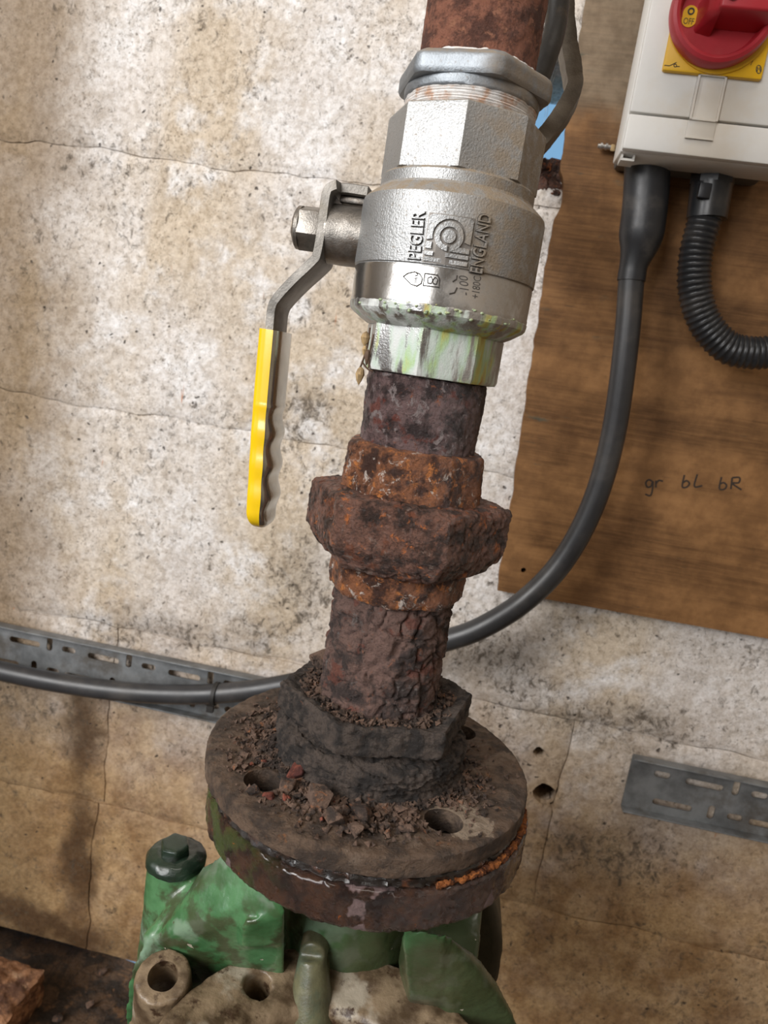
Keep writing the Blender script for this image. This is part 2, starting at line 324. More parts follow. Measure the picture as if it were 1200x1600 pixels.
MT['fin'] = simple('mossy_iron', (0.12, 0.115, 0.060), 0.42, var=0.4, mm=10, bump=0.3, dirt=(0.055, 0.085, 0.06), dirtamt=0.7, coat=0.2)
MT['dark_ring'] = simple('dark_olive_iron', (0.050, 0.040, 0.022), 0.5, mm=12, bump=0.3)

# ------------------------------------------------------------------ mesh helpers (everything in world millimetres)
def thing(name, label, cat, base, group=None):
    o = bpy.data.objects.new(name, None); COL.objects.link(o)
    o.empty_display_size = 0.01; o.location = Vector(base)*S
    return tag(o, label, cat, group)
def tag(o, label, cat, group=None):
    o['label'] = label; o['category'] = cat
    if group: o['group'] = group
    return o
def structure(o, label=None, cat=None):
    o['kind'] = 'structure'
    if label: o['label'] = label
    if cat: o['category'] = cat
    return o
def origin(p):
    o = Vector((0, 0, 0))
    while p is not None: o = o+Vector(p.location); p = p.parent
    return o/S
def sharpen(me, ang):
    bm = bmesh.new(); bm.from_mesh(me)
    for f in bm.faces: f.smooth = True
    if ang is not None:
        for e in bm.edges:
            if len(e.link_faces) == 2 and e.calc_face_angle(0) > ang: e.smooth = False
    bm.to_mesh(me); bm.free()
def solid(name, geo, mat, parent=None, base=None, smooth=35, label=None):
    """geo = (verts, faces) in world mm; linked as one mesh object under parent, or top-level with its origin at base"""
    v, f = geo
    o0 = origin(parent) if parent is not None else Vector(base if base is not None else (0, 0, 0))
    me = bpy.data.meshes.new(name)
    me.from_pydata([tuple((Vector(p)-o0)*S) for p in v], [], f); me.validate(); me.update()
    bm = bmesh.new(); bm.from_mesh(me); bmesh.ops.recalc_face_normals(bm, faces=bm.faces); bm.to_mesh(me); bm.free()
    if smooth is not False: sharpen(me, rad(smooth) if smooth else None)
    me.materials.append(MT[mat] if isinstance(mat, str) else mat)
    o = bpy.data.objects.new(name, me); COL.objects.link(o)
    if parent is not None: o.parent = parent
    else: o.location = o0*S
    if label: o['label'] = label
    return o
def merge(*gs):
    V, F_ = [], []
    for v, f in gs:
        n = len(V); V += list(v); F_ += [tuple(i+n for i in q) for q in f]
    return V, F_
def xf(g, mtx): return [mtx @ Vector(p) for p in g[0]], g[1]
def box(x0, x1, y0, y1, z0, z1):
    v = [Vector((x, y, z)) for x in (x0, x1) for y in (y0, y1) for z in (z0, z1)]
    return v, [(0, 1, 3, 2), (4, 6, 7, 5), (0, 4, 5, 1), (2, 3, 7, 6), (0, 2, 6, 4), (1, 5, 7, 3)]
def bevel(g, w, seg=2):
    bm = bmesh.new(); vs_ = [bm.verts.new(p) for p in g[0]]
    for f in g[1]: bm.faces.new([vs_[i] for i in f])
    bmesh.ops.recalc_face_normals(bm, faces=bm.faces)
    bmesh.ops.bevel(bm, geom=[e for e in bm.edges if e.calc_face_angle(0) > 0.3], offset=w, segments=seg, affect='EDGES', profile=0.5)
    return grab(bm)
def grab(bm):
    bm.verts.ensure_lookup_table(); bm.verts.index_update()
    r = [v.co.copy() for v in bm.verts], [tuple(v.index for v in f.verts) for f in bm.faces]
    bm.free(); return r
def hull(pts):
    bm = bmesh.new()
    for p in pts: bm.verts.new(p)
    r = bmesh.ops.convex_hull(bm, input=bm.verts)
    junk = [g for g in r['geom_interior'] if isinstance(g, bmesh.types.BMVert)]
    bmesh.ops.delete(bm, geom=junk, context='VERTS')
    return grab(bm)
def frame(d):
    d = Vector(d).normalized(); a = Vector((0, 0, 1)) if abs(d.z) < 0.9 else Vector((1, 0, 0))
    u = d.cross(a).normalized(); return u, d.cross(u).normalized(), d
def cyl(p0, p1, r0, r1=None, n=32, ph=0.0):
    r1 = r0 if r1 is None else r1; p0, p1 = Vector(p0), Vector(p1); u, w, d = frame(p1-p0)
    v = []
    for p, r in ((p0, r0), (p1, r1)):
        for k in range(n):
            a = 2*pi*k/n+ph; v.append(p+u*(r*cos(a))+w*(r*sin(a)))
    f = [(k, (k+1) % n, n+(k+1) % n, n+k) for k in range(n)]
    return v, f+[tuple(range(n-1, -1, -1)), tuple(range(n, 2*n))]
def ball(c, rx, ry=None, rz=None, nu=24, nv=14):
    ry = rx if ry is None else ry; rz = rx if rz is None else rz; c = Vector(c); v = [c+Vector((0, 0, rz))]; f = []
    for j in range(1, nv):
        t = pi*j/nv
        for i in range(nu):
            a = 2*pi*i/nu; v.append(c+Vector((rx*sin(t)*cos(a), ry*sin(t)*sin(a), rz*cos(t))))
    v.append(c-Vector((0, 0, rz)))
    for i in range(nu): f.append((0, 1+i, 1+(i+1) % nu))
    for j in range(nv-2):
        for i in range(nu):
            a = 1+j*nu+i; b = 1+j*nu+(i+1) % nu; f.append((a, a+nu, b+nu, b))
    for i in range(nu): f.append((len(v)-1, 1+(nv-2)*nu+(i+1) % nu, 1+(nv-2)*nu+i))
    return v, f
def lathe(axis, prof, n=96, shape=None, closed=True):
    """rings (r, z) turned about a vertical axis; shape(theta, r, z) -> r makes hexagons and octagons"""
    v, f = [], []
    for r, z in prof:
        for k in range(n):
            a = 2*pi*k/n; q = shape(a, r, z) if shape else r
            v.append(Vector((axis[0]+q*cos(a), axis[1]+q*sin(a), z)))
    for j in range(len(prof)-1):
        for k in range(n):
            a, b = j*n+k, j*n+(k+1) % n; f.append((a, b, b+n, a+n))
    if closed:
        f.append(tuple(range(n-1, -1, -1))); m_ = (len(prof)-1)*n; f.append(tuple(range(m_, m_+n)))
    return v, f
def dense(prof, step=1.0):
    out = [prof[0]]
    for (r0, z0), (r1, z1) in zip(prof, prof[1:]):
        k = max(1, int(hypot(r1-r0, z1-z0)/step))
        out += [(r0+(r1-r0)*i/k, z0+(z1-z0)*i/k) for i in range(1, k+1)]
    return out
def ngon(n, corner, round_=None):
    """flat-sided cross-section: r is the flat's distance; corners may be turned down to radius round_*r"""
    st = 2*pi/n
    def s(a, r, z):
        d = ((a-corner) % st)-st/2; q = r/cos(d)
        return min(q, r*round_) if round_ else q
    return s
def displace(g, fn):
    bm = bmesh.new(); vs_ = [bm.verts.new(p) for p in g[0]]
    for f in g[1]:
        try: bm.faces.new([vs_[i] for i in f])
        except ValueError: pass
    bmesh.ops.recalc_face_normals(bm, faces=bm.faces); bm.normal_update()
    mv = [(v, v.normal.copy(), fn(v.co)) for v in bm.verts]
    for v, nn, d in mv: v.co = v.co+nn*d
    return grab(bm)
def crust(amp=1.0, cell=9.0, crack=0.8, seed=0.0, fine=0.5):
    """flaking scale: plates of uneven height, cracks between them, grit on top"""
    off = Vector((seed*3.7, seed*1.3, -seed*2.1))
    def fn(p):
        q = p/cell+off+noise.noise_vector(p/(cell*0.8))*0.35
        d, pts = noise.voronoi(q)
        h = (noise.noise(pts[0]*7.7)*0.7+noise.fractal(p/14+off, 1.0, 2.0, 3)*0.6)*amp
        e = d[1]-d[0]
        if e < 0.16: h -= crack*(1-e/0.16)
        return h+noise.fractal(p/2.6+off, 0.8, 2.1, 3)*fine*0.5+(noise.ridged_multi_fractal(p/7.5+off, 0.9, 2.1, 3, 1.0, 2.0)-1.0)*fine*0.35
    return fn
def rough_(amp=0.5, mm=6.0, seed=0.0, octs=4):
    off = Vector((seed*2.7, -seed*1.1, seed))
    return lambda p: noise.fractal(p/mm+off, 0.9, 2.1, octs)*amp
def catmull(pts, per=12):
    P = [Vector(p) for p in pts]; P = [P[0]*2-P[1]]+P+[P[-1]*2-P[-2]]; out = []
    for i in range(1, len(P)-2):
        a, b, c, d = P[i-1:i+3]
        for k in range(per):
            t = k/per
            out.append(0.5*((2*b)+(c-a)*t+(2*a-5*b+4*c-d)*t*t+(3*b-a-3*c+d)*t**3))
    return out+[P[-2].copy()]
def resample(pts, step):
    out = [pts[0]]; acc = 0.0
    for a, b in zip(pts, pts[1:]):
        L = (b-a).length; t = step-acc
        while t <= L: out.append(a+(b-a)*(t/L)); t += step
        acc = (acc+L) % step
    return out
def sweep(path, section, cap=True):
    """section(i, s) -> list of (a, b) offsets in the moving frame (a along the frame's u, b along w)"""
    v, f = [], []; u = None; s = 0.0; n = 0
    for i, p in enumerate(path):
        d = (path[min(i+1, len(path)-1)]-path[max(i-1, 0)]).normalized()
        if u is None: u = frame(d)[0]
        u = (u-d*u.dot(d)).normalized(); w = d.cross(u)
        if i: s += (p-path[i-1]).length
        sec = section(i, s); n = len(sec)
        v += [p+u*a+w*b for a, b in sec]
    for j in range(len(path)-1):
        for k in range(n):
            a, b = j*n+k, j*n+(k+1) % n; f.append((a, b, b+n, a+n))
    if cap: f.append(tuple(range(n-1, -1, -1))); m_ = (len(path)-1)*n; f.append(tuple(range(m_, m_+n)))
    return v, f
def tube(path, r, n=20):
    rf = r if callable(r) else (lambda s: r)
    return sweep(path, lambda i, s: [(rf(s)*cos(2*pi*k/n), rf(s)*sin(2*pi*k/n)) for k in range(n)])
def evaluated(geo, mods):
    """runs modifiers over a temporary object and hands back its geometry"""
    me = bpy.data.meshes.new('t'); me.from_pydata([tuple(p) for p in geo[0]], [], geo[1]); me.update()
    bm = bmesh.new(); bm.from_mesh(me); bmesh.ops.recalc_face_normals(bm, faces=bm.faces); bm.to_mesh(me); bm.free()
    o = bpy.data.objects.new('t', me); COL.objects.link(o)
    for ty, kw in mods:
        md = o.modifiers.new('m', ty)
        for k, q in kw.items(): setattr(md, k, q)
    bpy.context.view_layer.update()
    ev = o.evaluated_get(bpy.context.evaluated_depsgraph_get()); m2 = ev.to_mesh()
    r = [v.co.copy() for v in m2.vertices], [tuple(p.vertices) for p in m2.polygons]
    ev.to_mesh_clear(); bpy.data.objects.remove(o); bpy.data.meshes.remove(me)
    return r
def cast(prims, voxel=1.6, it=6):
    return evaluated(merge(*prims), [('REMESH', dict(mode='VOXEL', voxel_size=voxel)), ('SMOOTH', dict(factor=0.5, iterations=it))])
def cut(geo, cutters):
    ob = []
    for c in cutters:
        me = bpy.data.meshes.new('c'); me.from_pydata([tuple(p) for p in c[0]], [], c[1]); me.update()
        bm = bmesh.new(); bm.from_mesh(me); bmesh.ops.recalc_face_normals(bm, faces=bm.faces); bm.to_mesh(me); bm.free()
        o = bpy.data.objects.new('c', me); COL.objects.link(o); ob.append(o)
    r = evaluated(geo, [('BOOLEAN', dict(operation='DIFFERENCE', object=o, solver='EXACT')) for o in ob])
    for o in ob: bpy.data.objects.remove(o)
    return r
def lettering(text, size=1.0, depth=0.1, bev=0.0, offset=0.0):
    cu = bpy.data.curves.new('t', 'FONT'); cu.body = text; cu.size = size; cu.extrude = depth; cu.bevel_depth = bev; cu.offset = offset; cu.resolution_u = 3
    o = bpy.data.objects.new('t', cu); COL.objects.link(o); bpy.context.view_layer.update()
    ev = o.evaluated_get(bpy.context.evaluated_depsgraph_get()); m2 = ev.to_mesh()
    r = [v.co.copy() for v in m2.vertices], [tuple(p.vertices) for p in m2.polygons]
    ev.to_mesh_clear(); bpy.data.objects.remove(o); bpy.data.curves.remove(cu)
    return r
def fit(g, w, h):
    xs = [p.x for p in g[0]]; ys = [p.y for p in g[0]]; x0, y0 = min(xs), min(ys)
    return [Vector(((p.x-x0)/(max(xs)-x0)*w, (p.y-y0)/(max(ys)-y0)*h, p.z)) for p in g[0]], g[1]
def flat_plate(outer, holes, thick):
    """filled outline with holes, extruded: local x, y, thickness in z"""
    cu = bpy.data.curves.new('t', 'CURVE'); cu.dimensions = '2D'; cu.fill_mode = 'BOTH'; cu.extrude = thick/2
    for loop in [outer]+holes:
        sp = cu.splines.new('POLY'); sp.points.add(len(loop)-1); sp.use_cyclic_u = True
        for q, (x, y) in zip(sp.points, loop): q.co = (x, y, 0, 1)
    o = bpy.data.objects.new('t', cu); COL.objects.link(o); bpy.context.view_layer.update()
    ev = o.evaluated_get(bpy.context.evaluated_depsgraph_get()); m2 = ev.to_mesh()
    r = [v.co.copy() for v in m2.vertices], [tuple(p.vertices) for p in m2.polygons]
    ev.to_mesh_clear(); bpy.data.objects.remove(o); bpy.data.curves.remove(cu)
    return r
def slot(cx, cy, w, h, n=6):
    r = min(w, h)/2; out = []
    for k in range(4*n):
        a = 2*pi*(k+0.5)/(4*n)
        out.append((cx+(w/2-r)*(1 if cos(a) > 0 else -1)+r*cos(a), cy+(h/2-r)*(1 if sin(a) > 0 else -1)+r*sin(a)))
    return out

# ================================================================== THE SETTING
FLOOR = -455.0
def wallpoint(x, z): return W+noise.fractal(Vector((x/60, 3.3, z/60)), 1.0, 2.0, 3)*1.6+noise.noise(Vector((x/11, 9.1, z/11)))*0.35
HOLE = [(12, 434), (30, 446), (46, 440), (54, 418), (58, 390), (60, 366), (52, 354), (40, 350), (20, 352), (8, 380), (6, 412)]
def ragged(px, py, r):
    p = at(px, py, W)
    return [(p.x+r*(1+0.22*noise.noise(Vector((cos(a*pi/7)*2, sin(a*pi/7)*2, px))))*cos(a*pi/7), p.z+r*(1+0.22*noise.noise(Vector((cos(a*pi/7)*2, sin(a*pi/7)*2, px))))*sin(a*pi/7)) for a in range(14)]
PLUGS = [(843, 1176, 6.0), (851, 1241, 10.5)]  # two old plug holes beside the flange
OPEN = [HOLE]+[ragged(*q) for q in PLUGS]
def in_hole(x, z):
    for poly in OPEN:
        c = False
        for i in range(len(poly)):
            (x1, z1), (x2, z2) = poly[i], poly[i-1]
            if (z1 > z) != (z2 > z) and x < (x2-x1)*(z-z1)/(z2-z1)+x1: c = not c
        if c: return True
    return False
back = merge(box(-1400, 0, W+2.6, W+120, FLOOR, 1500), box(70, 1100, W+2.6, W+120, FLOOR, 1500),
             box(0, 70, W+2.6, W+120, FLOOR, 347), box(0, 70, W+2.6, W+120, 452, 1500))
for q in PLUGS:
    p = at(q[0], q[1], W); back = cut(back, [cyl((p.x, W-20, p.z), (p.x, W+45, p.z), q[2]*1.25, n=24)])
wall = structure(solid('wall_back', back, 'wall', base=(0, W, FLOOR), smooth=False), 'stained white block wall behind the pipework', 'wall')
JZ = [FLOOR, -280, -88, 119.5, 337, 548]
JX = {0: [-700, -292, 96, 480], 1: [-700, -286, 150, 560], 2: [-830, -425, 22, 470], 3: [-850, -440, 4, 450], 4: [-880, -450, 34, 470]}
def jz(j, x): return JZ[j]+(noise.fractal(Vector((x/55, j*5.1, 1.7)), 0.9, 2.1, 4)*4.5 if j else 0)
def jx(c, i, z): return JX[c][i]+noise.fractal(Vector((z/50, c*3.3+i*7, 4.2)), 0.9, 2.1, 4)*4.0
for c in range(5):
    for i in range(len(JX[c])-1):
        nx = int((JX[c][i+1]-JX[c][i])/5.0); nz = int((JZ[c+1]-JZ[c])/5.0)
        v = []; idx = {}; f = []
        for b in range(nz+1):
            for a in range(nx+1):
                zt = JZ[c]+(JZ[c+1]-JZ[c])*b/nz
                xl, xr = jx(c, i, zt), jx(c, i+1, zt)
                gx = 0.5+0.6*max(0, noise.noise(Vector((zt/40, i*3.1, c)))+0.3)
                x = xl+gx+(xr-xl-2*gx)*a/nx
                g = 0.5+2.0*max(0, noise.noise(Vector((x/70, c*2.2, 8.0)))+0.2)
                g2 = 0.5+2.0*max(0, noise.noise(Vector((x/70, (c+1)*2.2, 8.0)))+0.2)
                z0, z1 = jz(c, x)+g, jz(c+1, x)-g2
                z = z0+(z1-z0)*b/nz
                edge = min(a, nx-a, b, nz-b)
                idx[a, b] = len(v); v.append(Vector((x, wallpoint(x, z)+(1.3 if edge == 0 else 0.0), z)))
        gone = set()
        for b in range(nz):
            for a in range(nx):
                q = (idx[a, b], idx[a+1, b], idx[a+1, b+1], idx[a, b+1]); m_ = sum((v[k] for k in q), Vector())/4
                if in_hole(m_.x, m_.z): gone.add((a, b))
                else: f.append(q)
        # the opening's broken edge follows its outline, not the grid
        rim = set()
        for (a, b) in gone:
            for k in ((a, b), (a+1, b), (a, b+1), (a+1, b+1)):
                cells = [(k[0]-1, k[1]-1), (k[0], k[1]-1), (k[0]-1, k[1]), (k[0], k[1])]
                if any(q not in gone for q in cells): rim.add(k)
        for k in rim:
            p = v[idx[k]]; best = None
            for A, B_ in [(Vector(h[e-1]), Vector(h[e])) for h in OPEN for e in range(len(h))]:
                q = Vector((p.x, p.z)); t = max(0, min(1, (q-A).dot(B_-A)/(B_-A).length_squared)); w_ = A+(B_-A)*t
                if best is None or (w_-q).length < best[0]: best = ((w_-q).length, w_)
            if best[0] < 6: v[idx[k]] = Vector((best[1].x+noise.noise(p/4)*1.2, p.y+1.0, best[1].y+noise.noise(p/3)*1.2))
        # edges turned back into the joint, and into the broken opening
        def skirt(k0, k1, depth):
            n0 = len(v); v.append(v[k0]+Vector((0, depth, 0))); v.append(v[k1]+Vector((0, depth, 0))); f.append((k1, k0, n0, n0+1))
        for a in range(nx): skirt(idx[a, 0], idx[a+1, 0], 7); skirt(idx[a+1, nz], idx[a, nz], 7)
        for b in range(nz): skirt(idx[0, b+1], idx[0, b], 7); skirt(idx[nx, b], idx[nx, b+1], 7)
        for (a, b) in gone:
            for (da, db, e) in ((-1, 0, ((a, b), (a, b+1))), (1, 0, ((a+1, b+1), (a+1, b))), (0, -1, ((a+1, b), (a, b))), (0, 1, ((a, b+1), (a+1, b+1)))):
                if (a+da, b+db) not in gone and 0 <= a+da < nx and 0 <= b+db < nz: skirt(idx[e[0]], idx[e[1]], 30)
        me = bpy.data.meshes.new('concrete_block'); o0 = origin(wall)
        me.from_pydata([tuple((p-o0)*S) for p in v], [], f); me.validate(); me.update(); sharpen(me, rad(50))
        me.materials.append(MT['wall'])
        o = bpy.data.objects.new('concrete_block', me); COL.objects.link(o); o.parent = wall

structure(solid('floor', displace(evaluated(box(-1400, 1100, -2300, W+4, FLOOR-40, FLOOR), [('SUBSURF', dict(subdivision_type='SIMPLE', levels=6))]), rough_(4, 40, 3)), 'soil', base=(0, 0, FLOOR), smooth=0), 'dark wet dirt floor below the wall', 'floor')
structure(solid('ceiling', box(-1400, 1100, -2300, W+120, 1600, 1640), 'room', base=(0, 0, 1600), smooth=False))
structure(solid('wall_right', box(1100, 1140, -2300, W+120, FLOOR, 1600), 'room', base=(1100, 0, FLOOR), smooth=False))
structure(solid('wall_left', merge(box(-1440, -1400, -900, W+120, FLOOR, 1600), box(-1440, -1400, -2300, -1900, FLOOR, 1600), box(-1440, -1400, -1900, -900, 1450, 1600), box(-1440, -1400, -1900, -900, FLOOR, -100)), 'room', base=(-1400, 0, FLOOR), smooth=False))
structure(solid('wall_rear', merge(box(-500, 1100, -2340, -2300, FLOOR, 1600), box(-1400, -1250, -2340, -2300, FLOOR, 1600), box(-1250, -500, -2340, -2300, 1450, 1600)), 'room', base=(0, -2300, FLOOR), smooth=False))

# ================================================================== PLYWOOD BOARD
BF = W-13.0                                 # its front face
def board():
    n = 120; v = []; z0, z1 = 21.0, 640.0; xr = 430.0
    L = []
    for k in range(n+1):
        z = z0+(z1-z0)*k/n
        x = 63-(z-22)*0.034+noise.fractal(Vector((z/14, 2.0, 0.4)), 0.8, 2.0, 4)*1.3
        if 325 < z < 362: x += 5*sin((z-325)/37*pi)
        L.append((x, z))
    outer = L+[(xr, z1), (xr, z0+3)]
    g = flat_plate(outer, [slot(at(818, 891, BF).x, at(818, 891, BF).z, 4.5, 4.5)], 12.0)
    return [Vector((p.x, BF+6-p.z*1.0, p.y)) for p in g[0]], g[1]
bd = tag(solid('plywood_board', board(), 'ply', base=(250, BF+6, 21), smooth=30), 'brown plywood backboard fixed to the wall under the isolator', 'board')
# marker notes on the board
def pen(strokes, px, py, sc, r=0.8):
    gs = []
    for st in strokes:
        P = [at(px+x*sc, py-y*sc+x*sc*0.16*0, BF-0.15) for x, y in st]
        path = catmull(P, 5) if len(P) > 2 else P
        gs.append(sweep(path, lambda i, s: [(r*cos(2*pi*k/6), r*sin(2*pi*k/6)) for k in range(6)]))
    g = merge(*gs)
    return [Vector((p.x, BF-0.12+(p.y-BF)*0.15, p.z)) for p in g[0]], g[1]
GR = [[(10, 9), (5, 11), (1, 7), (3, 1), (8, 2), (11, 9), (10, -4), (7, -11), (0, -9)], [(15, 10), (15, 0)], [(15, 5), (19, 10), (25, 9)]]
BL = [[(3, 16), (0, 0), (6, -1), (10, 4), (6, 8), (1, 5)], [(21, 17), (17, 0), (28, 1)]]
BR = [[(3, 15), (0, -1), (7, -2), (10, 3), (6, 7), (1, 5)], [(18, 14), (16, -2)], [(18, 14), (28, 14), (27, 7), (18, 6), (31, -3)]]
for nm, stk, px, py in (('g r', GR, 1008, 762), ('b L', BL, 1066, 760), ('b R', BR, 1124, 762)):
    solid('marker_note', pen(stk, px, py, 1.12), 'ink_brown', parent=bd, label='handwritten dark marker letters %s' % nm)

# ================================================================== ISOLATOR SWITCH
BX = 190.0                                   # lid face
p00 = at(973, 231, BX); xl, zb = p00.x, p00.z; xr_ = xl+112; zt = zb+150
iso = thing('isolator_switch', 'white isolator switch box with red rotary handle on the plywood board', 'switch', (xl+56, BF, zb))
solid('back_box', bevel(box(xl+4, xr_-4, BX+30, BF-0.3, zb+7, zt-4), 3), 'abs_shaded', parent=iso)
solid('lid_skirt', bevel(hull([(xl-0.5, BX+6, zb-0.5), (xr_+0.5, BX+6, zb-0.5), (xl-0.5, BX+6, zt+0.5), (xr_+0.5, BX+6, zt+0.5), (xl-1.5, BX+33, zb-1.5), (xr_+1.5, BX+33, zb-1.5), (xl-1.5, BX+33, zt+1.5), (xr_+1.5, BX+33, zt+1.5)]), 1.2), 'abs', parent=iso)
zs = at(1030, 180, BX).z
solid('lid', bevel(box(xl, xr_, BX, BX+14, zs+0.5, zt), 1.2), 'abs', parent=iso)
solid('terminal_cover', bevel(box(xl, xr_, BX+0.4, BX+14, zb, zs-0.5), 1.2), 'abs', parent=iso)
for px in (979, 1173):
    q = at(px, 246, BX+18)
    solid('lid_clip', merge(box(q.x-4.5, q.x+4.5, BX+10, BX+24, q.z-4.2, q.z-2.8), box(q.x-4.5, q.x-3.2, BX+10, BX+24, q.z-3, q.z+4), box(q.x+3.2, q.x+4.5, BX+10, BX+24, q.z-3, q.z+4)), 'abs', parent=iso)
# raised window frame of the lid latch
ta, tb = at(1090, 116, BX), at(1134, 117, BX); tc_, td = at(1070, 216, BX), at(1116, 217, BX)
x0, x1 = (ta.x+tc_.x)/2, (tb.x+td.x)/2; zt1, zt0 = ta.z, tc_.z
lt = solid('latch', bevel(box(x0, x1, BX-1.0, BX+1, zt0, zt1), 0.5), 'abs', parent=iso)
solid('latch_rim', merge(box(x0, x0+1.3, BX-3, BX, zs-1, zt1), box(x1-1.3, x1, BX-3, BX, zs-1, zt1), box(x0, x1, BX-3, BX, zt1-1.3, zt1), box(x0, x1, BX-2.4, BX, zs-1.2, zs+0.1), box(x0, x1, BX-1.6, BX, zt0, zt0+0.8)), 'abs', parent=lt)
# yellow plate, red handle
ya, yb = at(1034, 113, BX-3), at(1191, 120, BX-3); pw = yb.x-ya.x; pcx, pcz = (ya.x+yb.x)/2, ya.z+pw/2+1
plate = solid('yellow_plate', bevel(box(pcx-pw/2, pcx+pw/2, BX-4, BX+1, pcz-pw/2, pcz+pw/2), 1.5), 'yellow_plate', parent=iso)
rg = lathe((0, 0), [(pw*0.495, -0.5), (pw*0.495, 1.2), (pw*0.47, 1.8), (pw*0.3, 1.8)], 72)
solid('plate_ring', ([Vector((pcx+p.x, BX-4-p.z, pcz+p.y)) for p in rg[0]], rg[1]), 'yellow_plate', parent=plate)
KR = 31.5
kc = at(1134, 11, BX-16)                    # the middle of the handle's rim
kx, kz = kc.x, kc.z
def kn(g): return [Vector((kx+p.x, BX-5-p.z, kz+p.y)) for p in g[0]], g[1]
knob = solid('rotary_handle', kn(lathe((0, 0), [(KR-5, 0), (KR-2, 0.6), (KR, 2), (KR, 8), (KR-1.0, 10.2), (KR-3.0, 11.2), (KR-5.0, 10.4), (KR-6.0, 8), (KR-6.4, 4), (KR-7.5, 2.4), (8, 2.0)], 96)), 'red', parent=iso, smooth=30)
grip = hull([(-8, 11, 1), (23, 11, 1), (-8, -9, 1), (23, -9, 1), (-6, 8, 26), (28, 8, 26), (-6, -7, 26), (28, -7, 26), (26, 10, 9), (26, -8, 9)])
solid('grip_bar', kn(bevel(grip, 1.6, 3)), 'red', parent=knob)
solid('grip_tail', kn(bevel(hull([(-15, 6, 1), (-15, -12, 1), (-4, 9, 1), (-4, -14, 1), (-11, 5, 19), (-5, 8, 25), (-11, -6, 17), (-4, -7, 25)]), 1.2)), 'red', parent=knob)
solid('centre_screw', kn(lathe((0, 0), [(3.4, 25), (3.4, 27.0), (2.6, 27.8), (1.2, 27.2), (0.4, 26.8)], 24)), 'screw', parent=knob)
tg = at(1078, 25, BX-8)
tgx, tgz = tg.x-kx, tg.z-kz
fl = flat_plate(slot(tgx, tgz, 9, 12.5), [], 0.6)
otag = solid('position_tag', kn(([Vector((p.x, p.y, 2.4+p.z)) for p in fl[0]], fl[1])), 'yellow_plate', parent=knob)
lt1 = fit(lettering('OFF', 1, 0.02), 6.4, 3.6); lt2 = lathe((0, 0), [(1.2, 2.6), (1.2, 2.9), (2.1, 2.9), (2.1, 2.6)], 24, closed=False)
solid('lettering', kn(merge(([Vector((tgx-3.2+p.x, tgz-4.6+p.y, 2.75+p.z*3)) for p in lt1[0]], lt1[1]), ([Vector((p.x+tgx+0.2, p.y+tgz+2.8, p.z)) for p in lt2[0]], lt2[1]))), 'ink', parent=knob, smooth=False)
# printed symbols on the plate
def inkline(pts, r=0.3):
    P = [at(x, y, BX-4.0) for x, y in pts]
    g = sweep([p for p in P], lambda i, s: [(r*cos(2*pi*k/6), r*sin(2*pi*k/6)) for k in range(6)])
    return [Vector((p.x, BX-4.05+(p.y-BX+4)*0.2, p.z)) for p in g[0]], g[1]
circ = [(1055+2.3*cos(a*pi/4), 102.5+2.3*sin(a*pi/4)) for a in range(9)]
solid('switch_symbol', merge(inkline([(1038, 102), (1046, 103), (1057, 97.5)]), inkline(circ), inkline([(1057, 104), (1062, 104)])), 'ink', parent=plate, smooth=False)
oval = [(1185.5+4*cos(a*pi/6), 108.5+6.5*sin(a*pi/6)) for a in range(13)]
solid('maker_symbol', merge(inkline(oval), inkline([(1183, 112), (1184, 105), (1185.5, 109), (1187, 105), (1188, 112)]), inkline([(1173, 102), (1176, 95), (1180, 89)], 0.2)), 'ink', parent=plate, smooth=False)

# fixing screw left of the box
q0, q1 = at(934, 228, BF-6), at(958, 231, BF-6)
sc = tag(solid('wall_screw', merge(cyl(q0, q1, 1.8, n=12), cyl(at(938, 228, BF-6), at(941, 228.4, BF-6), 2.6, n=12), cyl(at(946, 229, BF-6), at(949, 229.4, BF-6), 2.6, n=12)), 'screw', base=q0), 'small bright screw sticking out left of the isolator box', 'screw')
solid('rawlplug', bevel(hull([at(955, 225, BF-8), at(962, 226, BF-8), at(953, 236, BF-8), at(961, 237, BF-8), at(955, 225, BF-3), at(962, 226, BF-3), at(953, 236, BF-3), at(961, 237, BF-3)]), 0.8), 'husk', parent=sc)

# ================================================================== CABLES AND CONDUIT
GY = 231.0
g0, g1 = at(1012, 258, GY), at(986, 440, GY)
shroud = thing('gland_shroud', 'tapered black cable gland shroud hanging under the isolator', 'cable gland', g0)
path = resample(catmull([g0, at(1008, 320, GY), at(1000, 378, GY), at(990, 415, GY), g1], 16), 1.5)
Ls = (len(path)-1)*1.5
def srad(s):
    t = s/Ls
    return 15.8 if t < 0.55 else 15.8-6.0*(1-cos(min(1, (t-0.55)/0.36)*pi))/2 if t < 0.91 else 9.8+0.2
solid('shroud', tube(path, srad, 36), 'rubber', parent=shroud, smooth=50)
solid('brass_ring', lathe((g0.x, g0.y), [(16.6, g0.z-1), (17.2, g0.z), (17.2, g0.z+5), (12, g0.z+6)], 6, ngon(6, 0.2)), 'brass', parent=shroud)
cp = [at(987, 430, GY), at(978, 540, GY), at(958, 680, GY+2), at(926, 790, GY+4), at(878, 878, GY+6), at(818, 940, GY+4), at(750, 982, GY+2), at(690, 1003, GY+4), at(600, 1030, GY+14), at(520, 1052, GY+24), at(450, 1069, W-29), at(380, 1080, W-30), at(300, 1085, W-31), at(200, 1081, W-31), at(100, 1068, W-31), at(0, 1048, W-31), at(-120, 1018, W-31)]
cable = tag(solid('armoured_cable', tube(resample(catmull(cp, 14), 4), 9.2, 24), 'cable', base=cp[0], smooth=60), 'thick grey-black cable curving from the gland behind the pipe to the tray', 'cable')
